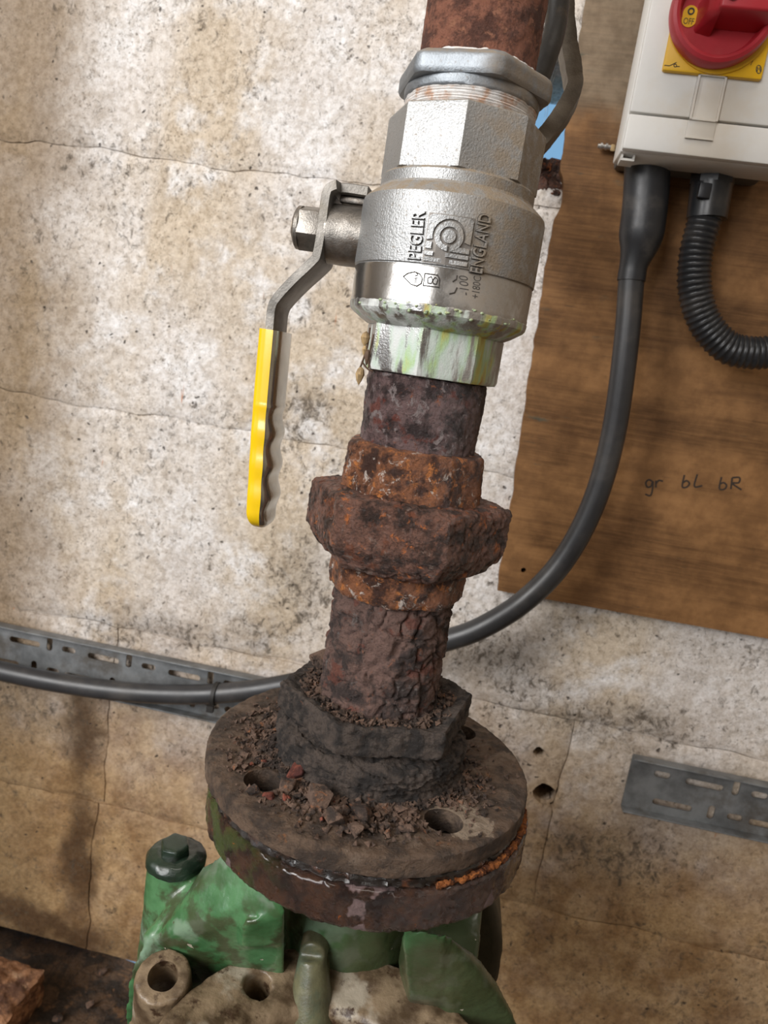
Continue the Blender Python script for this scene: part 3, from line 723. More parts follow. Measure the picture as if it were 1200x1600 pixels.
# cable tie at the left end of the run
tp = at(337, 1084, W-31)
tie = [(10.2*cos(2*pi*k/24), 10.2*sin(2*pi*k/24)) for k in range(25)]
tie_o = tag(solid('cable_tie', merge(sweep([tp+Vector((sin(0.2)*0, b, a)) for a, b in tie], lambda i, s: [(-1.8, -.6), (1.8, -.6), (1.8, .6), (-1.8, .6)]), box(tp.x-3, tp.x+3, tp.y-12.5, tp.y-8.5, tp.z-13, tp.z-7)), 'ink', base=tp), 'black cable tie around the cable beneath the tray', 'cable tie')

c0, c1 = at(1117, 256, GY), at(1104, 342, GY)
con = thing('flexible_conduit', 'black corrugated conduit looping right from under the isolator', 'conduit', c0)
d = (c1-c0).normalized()
ad = solid('adaptor', merge(cyl(c0, c0+d*14, 15.0, n=8), cyl(c0+d*13, c1, 14.2, 13.6, n=28)), 'conduit', parent=con, smooth=30)
solid('release_tab', bevel(box(c0.x-10, c0.x-2, GY-16.4, GY-11, c0.z-27, c0.z-17), 0.8), 'rubber', parent=ad)
cq = [c0+d*30, at(1099, 350, GY), at(1087, 400, GY), at(1086, 454, GY), at(1102, 505, GY), at(1134, 541, GY), at(1168, 551, GY), at(1205, 550, GY), at(1290, 540, GY)]
solid('corrugated_tube', tube(resample(catmull(cq, 20), 0.5), lambda s: 12.0-1.15*(0.5-0.5*cos(2*pi*s/4.0))**0.6, 28), 'conduit', parent=con, smooth=60)

# ================================================================== CABLE TRAYS
TZ1, TZ0 = -104.0, -154.0
def tray(name, xa, xb, label):
    L = xb-xa; holes = []; x = 8.0
    while x < L-14:
        for (dx, dz, w, h) in ((0, 39, 6, 14), (20, 37, 14, 6), (56, 36, 32, 6), (5, 12, 13, 6), (34, 11, 34, 6), (67, 12, 6, 13)):
            if 8 < x+dx-w/2 and x+dx+w/2 < L-3: holes.append(slot(x+dx, dz, w, h))
        x += 82
    t = thing(name, label, 'cable tray', (xa+L/2, W-2, TZ0))
    g = flat_plate([(0, 0), (L, 0), (L, 50), (0, 50)], holes, 1.4)
    solid('slotted_base', ([Vector((xa+p.x, W-9.0+p.z, TZ0+p.y)) for p in g[0]], g[1]), 'tray', parent=t, smooth=30)
    for z, s in ((TZ1, 1), (TZ0, -1)):
        solid('side_lip', bevel(merge(box(xa, xb, W-19, W-8.4, z-0.7, z+0.7)), 0.4), 'tray', parent=t)
    return t
tray('cable_tray', -520, -75, 'slotted galvanised cable tray on the wall left of the flange')
tray('cable_tray', at(985, 1175, W).x, 470, 'short slotted cable tray end on the wall right of the flange')

# ================================================================== PIPEWORK, top to bottom
AX = (0.0, 0.0)
up = solid('steel_pipe', displace(lathe(AX, dense([(22, 321.5), (24.6, 321.7), (25.3, 323), (25.3, 560)], 1.6), 150), crust(0.25, 7, 0.0, 3, 0.5)), 'rust_top', base=(0, 0, 321), smooth=60)
tag(up, 'reddish-brown rusted steel pipe rising out of the top fitting', 'pipe')

bush = thing('hexagon_bush', 'grey galvanised hexagon bush between top pipe and ball valve', 'pipe fitting', (0, 0, 301))
hexs = ngon(6, rad(-70), 1.12)
solid('hexagon', displace(lathe(AX, dense([(24, 323.2), (28.0, 322.8), (29.6, 321.6), (30.3, 320), (30.3, 315.0), (29.6, 313.6), (26, 313.2)], 0.9), 180, lambda a, r, z: hexs(a, r, z)), rough_(0.18, 7, 2)), 'zinc', parent=bush, smooth=45)
solid('collar', displace(lathe(AX, dense([(27, 314.5), (29.3, 314.0), (29.6, 312.5), (29.3, 309.6), (28, 309.0)], 0.8), 120), rough_(0.2, 5, 9)), 'zinc', parent=bush, smooth=60)
tp_prof = []
for k in range(40):
    z = 309.6-8.0*k/39; tp_prof.append((28.5+0.35*sin(k*1.1)+0.15*sin(k*2.7), z))
solid('sealing_tape', displace(lathe(AX, tp_prof, 150), rough_(0.35, 6, 5)), 'tape', parent=bush, smooth=60)
jr = lathe(AX, dense([(25.4, 322.0), (27.0, 323.2), (26.4, 324.2), (25.3, 324.4)], 0.5), 150)
solid('joint_sealant', displace(jr, rough_(0.7, 4, 6)), 'tape', parent=bush, smooth=60)

# ---- ball valve
valve = thing('ball_valve', 'nickel-plated ball valve with yellow lever grip in the middle of the pipe', 'valve', (0, 0, 193))
uo = ngon(8, rad(-87)); lo = ngon(8, rad(-49))
N = 192
def body_shape(a, r, z):
    return uo(a, r, z) if z > 277.6 else r
bprof = [(27.0, 302.8), (30.6, 303.0), (31.9, 302.2), (32.2, 301.0), (32.2, 279.0), (32.2, 277.7), (33.4, 277.4), (34.3, 276.4), (34.4, 272.2), (34.9, 271.2), (36.5, 270.0), (39.6, 267.4), (40.5, 266.3), (40.9, 264.6), (41.0, 252), (41.0, 240.0), (40.9, 238.4), (40.2, 238.0), (40.2, 236)]
def lathe_at(prof, shape, corner, n=N):
    # rings start on a corner so the flats stay crisp
    v, f = [], []
    for r, z in prof:
        for k in range(n):
            a = corner+2*pi*k/n; q = shape(a+1e-6, r, z); v.append(Vector((q*cos(a), q*sin(a), z)))
    for j in range(len(prof)-1):
        for k in range(n):
            a, b = j*n+k, j*n+(k+1) % n; f.append((a, b, b+n, a+n))
    f.append(tuple(range(n-1, -1, -1))); m_ = (len(prof)-1)*n; f.append(tuple(range(m_, m_+n)))
    return v, f
vbody = solid('body', lathe_at(bprof, body_shape, rad(-87)), 'plate_body', parent=valve, smooth=22)
cprof = [(39.0, 237.8), (40.3, 237.7), (40.5, 237.0), (40.4, 224.6), (40.6, 224.0)]
cap = solid('end_cap', lathe_at(cprof+[(40.5, 222.4), (36, 222)], lambda a, r, z: r, 0.0), 'plate_cap', parent=valve, smooth=25)
def low_shape(a, r, z): return lo(a, r, z) if z < 213.6 else r
lprof = dense([(40.4, 223.0), (40.7, 222.2), (40.4, 219.6), (39.6, 218.6)], 0.8)+[(35, 215.6), (31.6, 213.8), (29.6, 213.4), (29.6, 195.2), (29.0, 193.6), (26, 193.2)]
solid('end_hexagon', displace(lathe_at(lprof, low_shape, rad(-49)), lambda p: rough_(0.25, 4, 8)(p) if p.z > 213.5 else rough_(0.10, 5, 3)(p)), 'plate_lime', parent=valve, smooth=24, label='octagonal lower end streaked with white and green limescale')
# lumps of limescale along the bottom rim
rnd = random.Random(5); gs = []
for k in range(30):
    a = rad(rnd.gauss(-92, 26)); z = 221.4+rnd.uniform(-2.4, 2.0); s = rnd.uniform(0.25, 0.6)
    gs.append(displace(ball((40.4*cos(a), 40.4*sin(a), z), s*1.6, s*1.6, s, 8, 6), rough_(0.35, 1.5, k)))
lsc = solid('limescale', merge(*gs), simple('green_limescale', (0.36, 0.44, 0.27), 0.85, var=0.35, mm=8, bump=0.8, dirt=(0.42, 0.30, 0.08), dirtamt=0.9), parent=valve, smooth=60)
lsc['kind'] = 'stuff'

def wrap(g, R, th0, z0, rise=1.0):          # local x -> up the pipe, local y -> leftwards round it, local z -> outwards
    return [Vector(((R+p.z*rise)*cos(th0-p.y/R), (R+p.z*rise)*sin(th0-p.y/R), z0+p.x)) for p in g[0]], g[1]
def emboss(text, pa, pb, hpx, R, depth, bev, name, mat, parent, flip=False):
    ta_, za = cyl_hit(*pa, R); tb_, zb_ = cyl_hit(*pb, R)
    h = hpx*(Vector((R*cos(ta_), R*sin(ta_), za))-CAM).dot(FW)/FPX
    g = fit(lettering(text, 1.0, 0.02, 0.0), zb_-za, h)
    v = [Vector((p.x, p.y, depth if p.z > 0 else -0.3)) for p in g[0]]
    # lean with the text's own base line
    sl = (tb_-ta_)/(zb_-za)
    out = [Vector(((R+p.z)*cos(ta_+sl*p.x-p.y/R), (R+p.z)*sin(ta_+sl*p.x-p.y/R), za+p.x)) for p in v]
    if depth > 0.5:                          # darker outline round the foot of the raised letters
        g3 = fit(lettering(text, 1.0, 0.02, 0.0, 0.035), (zb_-za)*1.03, h*1.10)
        o3 = [Vector(((R+(0.16 if p.z > 0 else -0.3))*cos(ta_+sl*(p.x-0.3)-(p.y-h*0.05)/R), (R+(0.16 if p.z > 0 else -0.3))*sin(ta_+sl*(p.x-0.3)-(p.y-h*0.05)/R), za+p.x-0.35)) for p in g3[0]]
        solid('lettering_outline', (o3, g3[1]), 'engrave', parent=parent, smooth=False)
    return solid(name, (out, g[1]), mat, parent=parent, smooth=False)
emboss('PEGLER', (657, 406), (665, 331), 21, 41.0, 1.0, 0.1, 'maker_lettering', 'plate_body', vbody)
emboss('ENGLAND', (752, 428), (767, 337), 20, 41.0, 1.0, 0.1, 'country_lettering', 'plate_body', vbody)
emboss('-100', (733, 462), (731, 432), 15, 40.4, 0.10, 0, 'pressure_marking', 'engrave', cap)
emboss('+180C', (748, 467), (752, 433), 13, 40.4, 0.10, 0, 'temperature_marking', 'engrave', cap)
# emblem: square with a round spiral and two bars
tE, zE = cyl_hit(701, 374, 41.0); EW, EH = 17.5, 17.5
def emb(polys, lift=1.0):
    V_, F_ = [], []
    for poly in polys:
        n0 = len(V_); n = len(poly)
        for h in (-0.2, lift):
            for (x, y) in poly: a = tE+x*EW/41.0; V_.append(Vector(((41.0+h)*cos(a), (41.0+h)*sin(a), zE+y*EH)))
        F_.append(tuple(range(n0+n, n0+2*n)))
        F_ += [(n0+k, n0+(k+1) % n, n0+n+(k+1) % n, n0+n+k) for k in range(n)]
    return V_, F_
def rect(x0, x1, y0, y1): return [(x0, y0), (x1, y0), (x1, y1), (x0, y1)]
def arc(r0, r1, a0, a1, cx=0.0, cy=0.08, n=20):
    out = []
    for k in range(n):
        b0, b1 = rad(a0+(a1-a0)*k/n), rad(a0+(a1-a0)*(k+1)/n)
        out.append([(cx+r0*cos(b0), cy+r0*sin(b0)), (cx+r1*cos(b0), cy+r1*sin(b0)), (cx+r1*cos(b1), cy+r1*sin(b1)), (cx+r0*cos(b1), cy+r0*sin(b1))])
    return out
def corner(a0, a1, n=24, ri=0.375, cy=0.06):  # square outside, round inside
    out = []
    for k in range(n):
        q = []
        for b in (rad(a0+(a1-a0)*k/n), rad(a0+(a1-a0)*(k+1)/n)):
            dx, dy = cos(b), sin(b)
            t = min((0.5/abs(dx)) if abs(dx) > 1e-6 else 9, ((0.5-cy)/dy) if dy > 1e-6 else 9)
            q.append(((ri*dx, cy+ri*dy), (t*dx, cy+t*dy)))
        out.append([q[0][0], q[0][1], q[1][1], q[1][0]])
    return out
polys = corner(-14, 194)+arc(0.21, 0.325, -70, 270, 0, 0.06)+arc(0.0, 0.15, 0, 360, 0, 0.06, 14)+[rect(0.06, 0.5, -0.265, -0.15), rect(-0.02, 0.5, -0.39, -0.305), rect(-0.5, 0.5, -0.53, -0.44), rect(-0.5, -0.36, -0.25, -0.10), rect(-0.5, -0.30, -0.40, -0.31)]
solid('emblem_backing', emb([rect(-0.53, -0.265, -0.56, 0.53), rect(-0.265, 0, -0.56, 0.53), rect(0, 0.265, -0.56, 0.53), rect(0.265, 0.53, -0.56, 0.53)], 0.14), 'engrave_soft', parent=vbody, smooth=False)  # darker backing that outlines the raised parts
solid('maker_emblem', emb(polys), 'plate_body', parent=vbody, smooth=False, label='raised square emblem with a round spiral and two bars')
# engraved approval marks on the end cap: a drop and a double square
def mark(pts, r=0.26, R=40.6):
    P = []
    for x, y in pts: a, z = cyl_hit(x, y, R); P.append(Vector((R*cos(a), R*sin(a), z)))
    return sweep(P, lambda i, s: [(r*cos(2*pi*k/5), r*sin(2*pi*k/5)) for k in range(5)])
drop = [(630, 432), (637, 427), (648, 424.5), (656, 428), (660, 435), (658, 443), (651, 447), (642, 444), (636, 438), (630, 432)]
sq = [(664, 427), (684, 430), (687, 437), (686, 449), (661, 446), (664, 427)]
loops = [[(668, 442), (669, 434), (674, 432), (676, 438), (674, 443), (668, 442)], [(676, 438), (680, 433), (684, 437), (682, 444), (677, 443), (676, 438)]]
cc = [[(714, 430), (713, 436), (707, 440)], [(714, 449), (710, 457), (702, 459)]]
wrc = [[(646, 441), (651, 440.5), (647, 438), (651, 437)], [(647, 435), (652, 434.5)], [(648, 431), (652, 430), (653, 427.5), (650, 427)]]
solid('approval_marks', merge(*[mark(q) for q in [drop, sq]+loops+cc], *[mark(q, 0.2) for q in wrc]), 'engrave', parent=cap, smooth=60)

# stem, lever, nut (stem axis runs left out of the body)
sz = at(541, 369, 0).z
def hx(x): return Vector((x, 0, sz))
sg = displace(lathe((0, 0), dense([(9, 56.5), (12.4, 56.3), (13.2, 55.4), (13.2, 36), (12, 35)], 1.0), 80), rough_(0.15, 5, 4))
solid('stem_housing', ([Vector((-p.z, p.x, sz+p.y)) for p in sg[0]], sg[1]), 'steel', parent=valve, smooth=50)
solid('stop_pin', bevel(box(-52, -38, -4, 4, sz+13.6, sz+16.6), 0.8), 'steel', parent=valve)
# lever: flat strip folded over the stem, cranked outwards, then straight down
T = 4.6
def xz(px, py, Y=-9): p = at(px, py, Y); return p.x, p.z
lx = xz(507, 350)[0]
line = [(lx+17, sz+19.0), (lx+7, sz+19.2), (lx+2.2, sz+18.0), (lx, sz+14.5), (lx-0.2, sz), (lx-0.8, sz-11), (lx-2.5, sz-14.5)]
bx_, bz_ = xz(434, 468); line += [((lx-2.5)*0.45+bx_*0.55, (sz-14.5)*0.45+bz_*0.55+0.8), (bx_+0.5, bz_+1.0), (bx_-1.8, bz_-4)]
ex, ez = xz(398, 828); line += [(bx_-2.0+(ex-bx_)*0.1, bz_-14), ((bx_+ex)/2-1.5, (bz_+ez)/2), (ex, ez+8)]
def strip(line, wid, t, per=6):
    pts = catmull([Vector((x, 0, z)) for x, z in line], per); v, f = [], []; n = len(pts)
    for i, p in enumerate(pts):
        d_ = (pts[min(i+1, n-1)]-pts[max(i-1, 0)]).normalized(); nn = Vector((d_.z, 0, -d_.x)); w_ = wid(i/(n-1))
        for (a, b) in ((-1, -0.8), (-0.9, -1), (0.9, -1), (1, -0.8), (1, 0.8), (0.9, 1), (-0.9, 1), (-1, 0.8)): v.append(p+nn*(t/2*b)+Vector((0, a*w_/2, 0)))
    for j in range(n-1):
        for k in range(8): a, b = j*8+k, j*8+(k+1) % 8; f.append((a, b, b+8, a+8))
    f += [tuple(range(7, -1, -1)), tuple(range((n-1)*8, n*8))]
    return v, f
lever = solid('lever', strip(line, lambda t: 26-4*max(0, min(1, (t-0.5)/0.3))+(-12 if t < 0.12 else 0), T), 'steel_lever', parent=valve, smooth=40)
# yellow dipped grip with finger waves
pts = resample(catmull([Vector((x, 0, z)) for x, z in line[-3:]]+[Vector((ex-0.4, 0, ez-1))], 20), 1.0)
top = xz(427, 476)
v, f = [], []; K = 28; n = len(pts)
rows = []
for i, p in enumerate(pts):
    if p.z > top[1]+1: continue
    rows.append(p)
n = len(rows)
for i, p in enumerate(rows):
    t = i/(n-1); w_ = 26.0; th = 11.0
    wave = sin((t-0.30)*2*pi*6.2) if t > 0.36 else 0.0
    cy_ = 0.0
    endt = 1.0 if t < 0.90 else math.sqrt(max(0.02, 1-((t-0.90)/0.10)**2))
    for k in range(K):
        a = 2*pi*k/K; e = 0.42
        ca, sa = cos(a), sin(a)
        yy = math.copysign(abs(ca)**e, ca)*w_/2*endt; xx = math.copysign(abs(sa)**0.5, sa)*th/2*endt
        if ca < 0: yy -= wave*0.25*abs(ca)
        if ca > 0: yy += wave*0.9*abs(ca)
        if sa > 0: xx += wave*0.9*abs(sa)
        v.append(Vector((p.x+xx, cy_+yy, p.z)))
for j in range(n-1):
    for k in range(K): a, b = j*K+k, j*K+(k+1) % K; f.append((a, b, b+K, a+K))
f += [tuple(range(K-1, -1, -1)), tuple(range((n-1)*K, n*K))]
inner = [q for q in f if len(q) == 4 and sum(1 for k in q if 1 <= k % K <= K//2-1) == 4]
grip_o = solid('grip_sleeve', (v, [q for q in f if q not in set(inner)]), 'yellow', parent=lever, smooth=60, label='glossy yellow dipped vinyl grip')
used = sorted({k for q in inner for k in q}); remap = {k: i for i, k in enumerate(used)}
solid('grip_inner_face', ([v[k] for k in used], [tuple(remap[k] for k in q) for q in inner]), 'steel_grip', parent=lever, smooth=60, label='bare steel inner face of the grip')
# lever nut
nl, nr = xz(463, 360, 0)[0], lx-1.6
ng = lathe((0, 0), [(6.0, -nl+0.2), (8.4, -nl), (9.6, -nl-0.9), (9.6, -nl-2.6)], 36)
solid('lever_nut', merge(([Vector((-p.z, p.x, sz+1.0+p.y)) for p in ng[0]], ng[1]), bevel(cyl((nl+2.4, 0, sz+1), (nr, 0, sz+1), 10.4, n=6, ph=0.35), 0.5), cyl((nl-1.2, 0, sz+1), (nl+3, 0, sz+1), 5.5, n=20)), 'steel', parent=valve, smooth=30)

# ---- rusty chain
def rusty(name, prof, mat, fn, parent=None, base=None, n=220, shape=None, step=0.9, label=None, ax=AX):
    g = displace(lathe(ax, dense(prof, step), n, shape), fn)
    return solid(name, g, mat, parent=parent, base=base, smooth=55, label=label)
nip = rusty('pipe_nipple', [(20, 193.4), (27.4, 193.0), (28.0, 190), (27.7, 175), (27.3, 160), (20, 158)], 'rust_nipple', crust(0.55, 10, 0.3, 1, 0.9), base=(0, 0, 158), label='short dark purple-brown rusted pipe nipple under the ball valve')
nip['category'] = 'pipe'
un = thing('pipe_union', 'orange-brown rusted pipe union with big hexagon nut', 'pipe fitting', (0, 0, 88))
o8 = ngon(8, rad(-60), 1.045)
rusty('upper_collar', [(26, 161), (30.6, 160.6), (31.6, 159), (32.4, 150), (33.0, 143), (33.2, 134), (25, 133)], 'rust_union', crust(0.45, 8, 0.1, 2, 0.8), parent=un, shape=o8)
h6 = ngon(6, rad(-62), 1.145)
rusty('union_nut', [(30, 138.8), (38, 138.8), (42.2, 137.6), (43.3, 135.5), (43.3, 122), (43.1, 116), (41.0, 112), (37.5, 107), (34, 104), (28, 103)], 'rust_nut', crust(0.9, 9, 0.7, 4, 1.0), parent=un, shape=h6, n=300, label='dark flaking hexagon nut')
rusty('lower_collar', [(26, 106), (31.8, 105), (32.2, 98), (31.6, 91), (30.6, 89), (26, 88.5)], 'rust_union', crust(0.6, 8, 0.2, 7, 0.9), parent=un, shape=ngon(8, rad(-40), 1.05))
low = rusty('scaled_pipe', [(24, 91), (29.4, 90), (29.8, 80), (29.8, 60), (29.6, 40), (30.2, 31), (26, 30)], 'rust_scale', crust(1.25, 11, 1.8, 9, 1.3), base=(0, 0, 30), n=260, step=0.8, label='bark-like scaled rusty pipe rising from the flange')
low['category'] = 'pipe'

# ---- threaded flange
fl_ = thing('threaded_flange', 'round dark rusted threaded flange with hexagon collar and bolt holes', 'flange', (0, 0, -11))
hx6 = ngon(6, rad(18), 1.15)
rusty('hexagon_collar', [(29, 33.5), (34, 33.5), (40, 36.0), (42.6, 36.4), (43.4, 35.0), (43.3, 23.0), (42.6, 21.8), (36, 21.4)], 'rust_hub', crust(0.45, 16, 0.7, 12, 1.2), parent=fl_, shape=hx6, n=300)
def hub_flakes(p):                           # split layers that wander round the hub
    a = atan2(p.y, p.x); w = p.z/4.2+noise.fractal(Vector((cos(a)*3, sin(a)*3, p.z/18)), 0.9, 2.0, 4)*1.1
    fr = w-math.floor(w)
    lay = (fr-0.5)*1.5*(0.5+0.8*abs(noise.noise(Vector((cos(a)*2, sin(a)*2, math.floor(w)*1.7)))))
    return lay*1.2+crust(0.6, 12, 0.8, 14, 1.3)(Vector((p.x, p.y, p.z*1.8)))
rusty('hub', [(34, 23.5), (38.0, 23), (38.4, 20.0), (40.0, 18.6), (45.5, 17.4), (47.6, 15.6), (49.0, 13.0), (48.6, 9.5), (47.4, 5.5), (49.0, 2.2), (52.5, 0.4), (54, -1)], 'rust_hub', hub_flakes, parent=fl_, n=340, step=0.7)
R0 = 82.3
pl = lathe(AX, dense([(1, 0.2), (40, 0.2), (R0-1.2, 0.0), (R0, -1.0), (R0, -9.6), (R0-1, -10.4), (40, -10.6), (1, -10.6)], 1.5), 330)
plf = crust(0.40, 13, 0.15, 17, 0.8)
def platefn(p):
    h = plf(p)
    r = hypot(p.x, p.y)
    h += max(0, noise.fractal(p/9, 0.8, 2.1, 4))*(1.6 if p.z > -0.6 and r < 78 else 0.3)
    for hx_, hy_ in HOLES:                   # spot-faced seats stay clean
        if hypot(p.x-hx_, p.y-hy_) < 13.5 and p.z > -2: h *= 0.15
    return h
def plate_mat():
    m = Mat('dusty_flange_plate')
    c = m.mix(m.step(m.noise(14, 6, 0.65, off=3), 0.38, 0.6), (0.042, 0.028, 0.020), (0.125, 0.080, 0.052))
    c = m.mix(m.step(m.noise(20, 5, 0.6, off=7), 0.54, 0.66), c, (0.17, 0.12, 0.085))
    c = m.mix(m.math('MULTIPLY', m.step(m.noise(8, 6, 0.7, off=12), 0.60, 0.72), 0.8), c, (0.25, 0.10, 0.035))
    h0 = HOLES[0]
    v = m.vadd(m.vadd(m.pos, m.vmul(m.vadd(m.noise(9, 5, 0.65, col=True), (-0.5, -0.5, -0.5)), 16)), (-h0[0]-7, -h0[1]-3, 0))
    l = m.n('ShaderNodeVectorMath', operation='LENGTH'); m.put(l.inputs[0], m.vmul(v, (1/17, 1/12, 0)))
    bare = m.math('MULTIPLY', m.step(l.outputs['Value'], 1.0, 0.9), m.step(m.sep(m.normal)[2], 0.5, 0.8))
    c = m.mix(bare, c, m.mix(m.noise(5, 4, stretch=(0.3, 1, 1)), (0.22, 0.16, 0.11), (0.36, 0.29, 0.22)))
    c = m.mix(m.math('MULTIPLY', m.step(m.noise(1.8, 4, 0.7, off=5), 0.52, 0.68), 0.5), c, (0.02, 0.014, 0.010))
    r = m.math('ADD', 0.42, m.math('MULTIPLY', m.noise(6, 5, off=9), 0.4))
    hh = m.math('ADD', m.noise(2.4, 7, 0.75, off=2), m.math('MULTIPLY', m.noise(8, 4, off=4), 1.3))
    return m.fin(c, r, 0.0, m.bump(hh, 0.9, 2.0), spec=0.45)
HOLES = [(62.5*cos(rad(a)), 62.5*sin(rad(a))) for a in (-47, -133, 43, 137)]
pl = displace(pl, platefn)
pl = cut(pl, [cyl((x, y, -30), (x, y, 30), 9.0, n=40) for x, y in HOLES])
solid('flange_plate', pl, plate_mat(), parent=fl_, smooth=50)

# wet gasket squeezed between the two flanges
LC = (3.0, 1.5)
gk = displace(lathe((1.5, 0.5), dense([(40, -10.8), (79.0, -11.0), (80.2, -12.2), (80.6, -15.5), (79.5, -16.6), (40, -16.8)], 1.0), 320), crust(1.0, 5, 0.8, 21, 1.6))
gk = cut(gk, [cyl((x, y, -40), (x, y, 30), 8.6, n=28) for x, y in HOLES])
tag(solid('gasket', gk, 'gasket', base=(0, 0, -15.5), smooth=45), 'black wet gasket squeezed out between the two round flanges', 'gasket')

# ================================================================== PUMP
pump = thing('water_pump', 'green painted pump under the flange with grimy front bracket', 'pump', (0, 0, -200))
LR = 82.8
pf = displace(lathe(LC, dense([(30, -16.9), (LR-4, -17.0), (LR-1.0, -17.4), (LR, -18.6), (LR, -35), (LR-2, -37.5), (LR-12, -38.2), (30, -38.5)], 1.2), 340), crust(0.5, 9, 0.5, 25, 1.0))
pf = cut(pf, [cyl((x+LC[0], y+LC[1], -60), (x+LC[0], y+LC[1], 0), 8.6, n=28) for x, y in HOLES])
solid('outlet_flange', pf, 'pump_flange', parent=pump, smooth=50, label='wet brown outlet flange with traces of green paint')
# dry orange rust lying on the exposed ledge on the right
arcp = [Vector((LC[0]+80.6*cos(rad(a)), LC[1]+80.6*sin(rad(a)), -15.6)) for a in range(-60, 8)]
gs = [displace(tube(resample(arcp, 0.6), lambda s: 1.7, 14), lambda p: crust(0.8, 3, 0.8, 3, 1.6)(p))]
ob = solid('orange_rust_crust', merge(*gs), 'rust_orange', parent=pump, smooth=60); ob['kind'] = 'stuff'

E = Vector((-91, -17, -70))                  # ear with the bolt
def pz(px, py, z): return atz(px, py, z)
def deep(*ps, dz=-60, dy=25): return [p for p in ps]+[p+Vector((0, dy, dz)) for p in ps]
prims = [
    cyl((2, 6, -34), (0, 20, -150), 37, 42, 40),
    cyl((E.x, E.y, -76), (E.x+1, E.y+2, -230), 14.5, 17.5, 32),
    hull(deep(pz(352, 1330, -48), pz(440, 1392, -46), pz(447, 1430, -58), pz(318, 1352, -64), pz(240, 1470, -98), pz(300, 1492, -104), pz(420, 1458, -80))),
    hull(deep(pz(232, 1455, -96), pz(300, 1490, -106), pz(200, 1520, -116), pz(192, 1590, -150), pz(250, 1590, -150), dz=-70, dy=20)),
    hull(deep(pz(378, 1436, -62), pz(436, 1436, -62), pz(434, 1478, -82), pz(372, 1480, -84), dz=-30, dy=30)),
    hull(deep(pz(628, 1448, -48), pz(696, 1458, -50), pz(688, 1570, -104), pz(640, 1560, -100), dz=-50, dy=40)),
    hull(deep(pz(698, 1458, -52), pz(742, 1490, -72), pz(776, 1532, -92), pz(798, 1575, -110), pz(812, 1610, -124), pz(700, 1620, -128), pz(690, 1570, -106), dz=-60, dy=50)),
    cyl((-60, 55, -150), (75, 60, -150), 62, 62, 40),
]
# rib that runs from the ear down the casing
prims.append(tube(catmull([Vector((E.x+12, E.y+2, -80)), pz(300, 1395, -84), pz(262, 1440, -96), pz(232, 1475, -106)], 8), 5.5, 12))
casing = cast(prims, 1.7, 5)
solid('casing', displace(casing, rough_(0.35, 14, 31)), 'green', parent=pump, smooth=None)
ew = solid('ear_washer', displace(lathe((E.x, E.y), dense([(4, -69.0), (10.5, -69.4), (14.0, -71.0), (15.6, -73.5), (15.6, -76.5), (12, -78.5)], 1.0), 72), rough_(0.5, 5, 7)), 'bolt', parent=pump, smooth=55)
bh = displace(evaluated(bevel(cyl((E.x-0.5, E.y-1.5, -71), (E.x-0.5, E.y-2.5, -63.5), 8.2, 7.6, n=6, ph=0.5), 1.0), [('SUBSURF', dict(levels=2, subdivision_type='SIMPLE'))]), rough_(0.3, 4, 9))
solid('ear_bolt', bh, 'bolt', parent=pump, smooth=40, label='oily green hexagon bolt head')
# grimy adapter in front
B = pz(255, 1525, -105); n_ax = Vector((0.05, -0.30, 1)).normalized()
pA, pB, pC = pz(330, 1530, -112), pz(470, 1486, -112), pz(700, 1572, -112)
ma = Matrix(((pB.x-pA.x, pB.y-pA.y), (pC.x-pA.x, pC.y-pA.y))); bb = Vector(((pB.x**2+pB.y**2-pA.x**2-pA.y**2)/2, (pC.x**2+pC.y**2-pA.x**2-pA.y**2)/2))
cc_ = ma.inverted() @ bb; rr_ = hypot(pA.x-cc_.x, pA.y-cc_.y)
ringprof = [(rr_-0.5, -109), (rr_+1, -111), (rr_, -124), (rr_-8, -150), (rr_-30, -150), (rr_-33, -119), (rr_-30, -115.5), (rr_-12, -109.8)]
rg = lathe((cc_.x, cc_.y), ringprof+[ringprof[0]], 96, closed=False)
ov = pz(405, 1545, -117)
ringg = cut(rg, [cyl((ov.x, ov.y, -135), (ov.x-1, ov.y-6, -95), 7.0, n=24)])
solid('adapter_ring', displace(evaluated(ringg, [('REMESH', dict(mode='VOXEL', voxel_size=1.3)), ('SMOOTH', dict(iterations=3))]), rough_(0.6, 9, 41)), 'grimy', parent=pump, smooth=None)
b0, b1 = pz(335, 1548, -122), pz(620, 1612, -130)
bar = hull([pz(290, 1545, -120), b0, b1, pz(640, 1660, -140), pz(200, 1590, -140), pz(190, 1640, -165), pz(640, 1720, -170), b0+Vector((0, 14, -40)), b1+Vector((0, 14, -40))])
lug = [cyl(B-n_ax*30, B, 14.5, 13.4, 40), bar, hull([pz(215, 1560, -128), pz(300, 1560, -126), pz(190, 1640, -165), pz(320, 1640, -160), B-n_ax*10+Vector((10, 5, 0)), B-n_ax*25])]
lugg = cut(cast(lug, 1.3, 4), [cyl(B-n_ax*60, B+n_ax*12, 7.3, n=40)])
solid('front_bracket', displace(lugg, rough_(0.5, 10, 45)), 'grimy', parent=pump, smooth=50, label='grey-brown cast bracket with a drilled lug')
f0 = pz(492, 1474, -94)
fing = cast([hull([p+Vector((dx, 0, 0)) for dx in (-4.5, 4.5) for p in (f0, pz(492, 1482, -96)+Vector((0, -5, -4)), pz(476, 1592, -126), pz(508, 1600, -128), f0+Vector((0, 12, -3)), f0+Vector((0, 18, -50)))]), cyl(f0+Vector((0, -4, -4)), f0+Vector((0, 10, -4)), 7, 8, 20), cyl(pz(486, 1600, -130), f0+Vector((0, -3, -5)), 13.5, 7, 24)], 1.1, 5)
solid('web', fing, 'fin', parent=pump, smooth=None, label='rounded olive-brown casting web')
db = pz(632, 1606, -126)
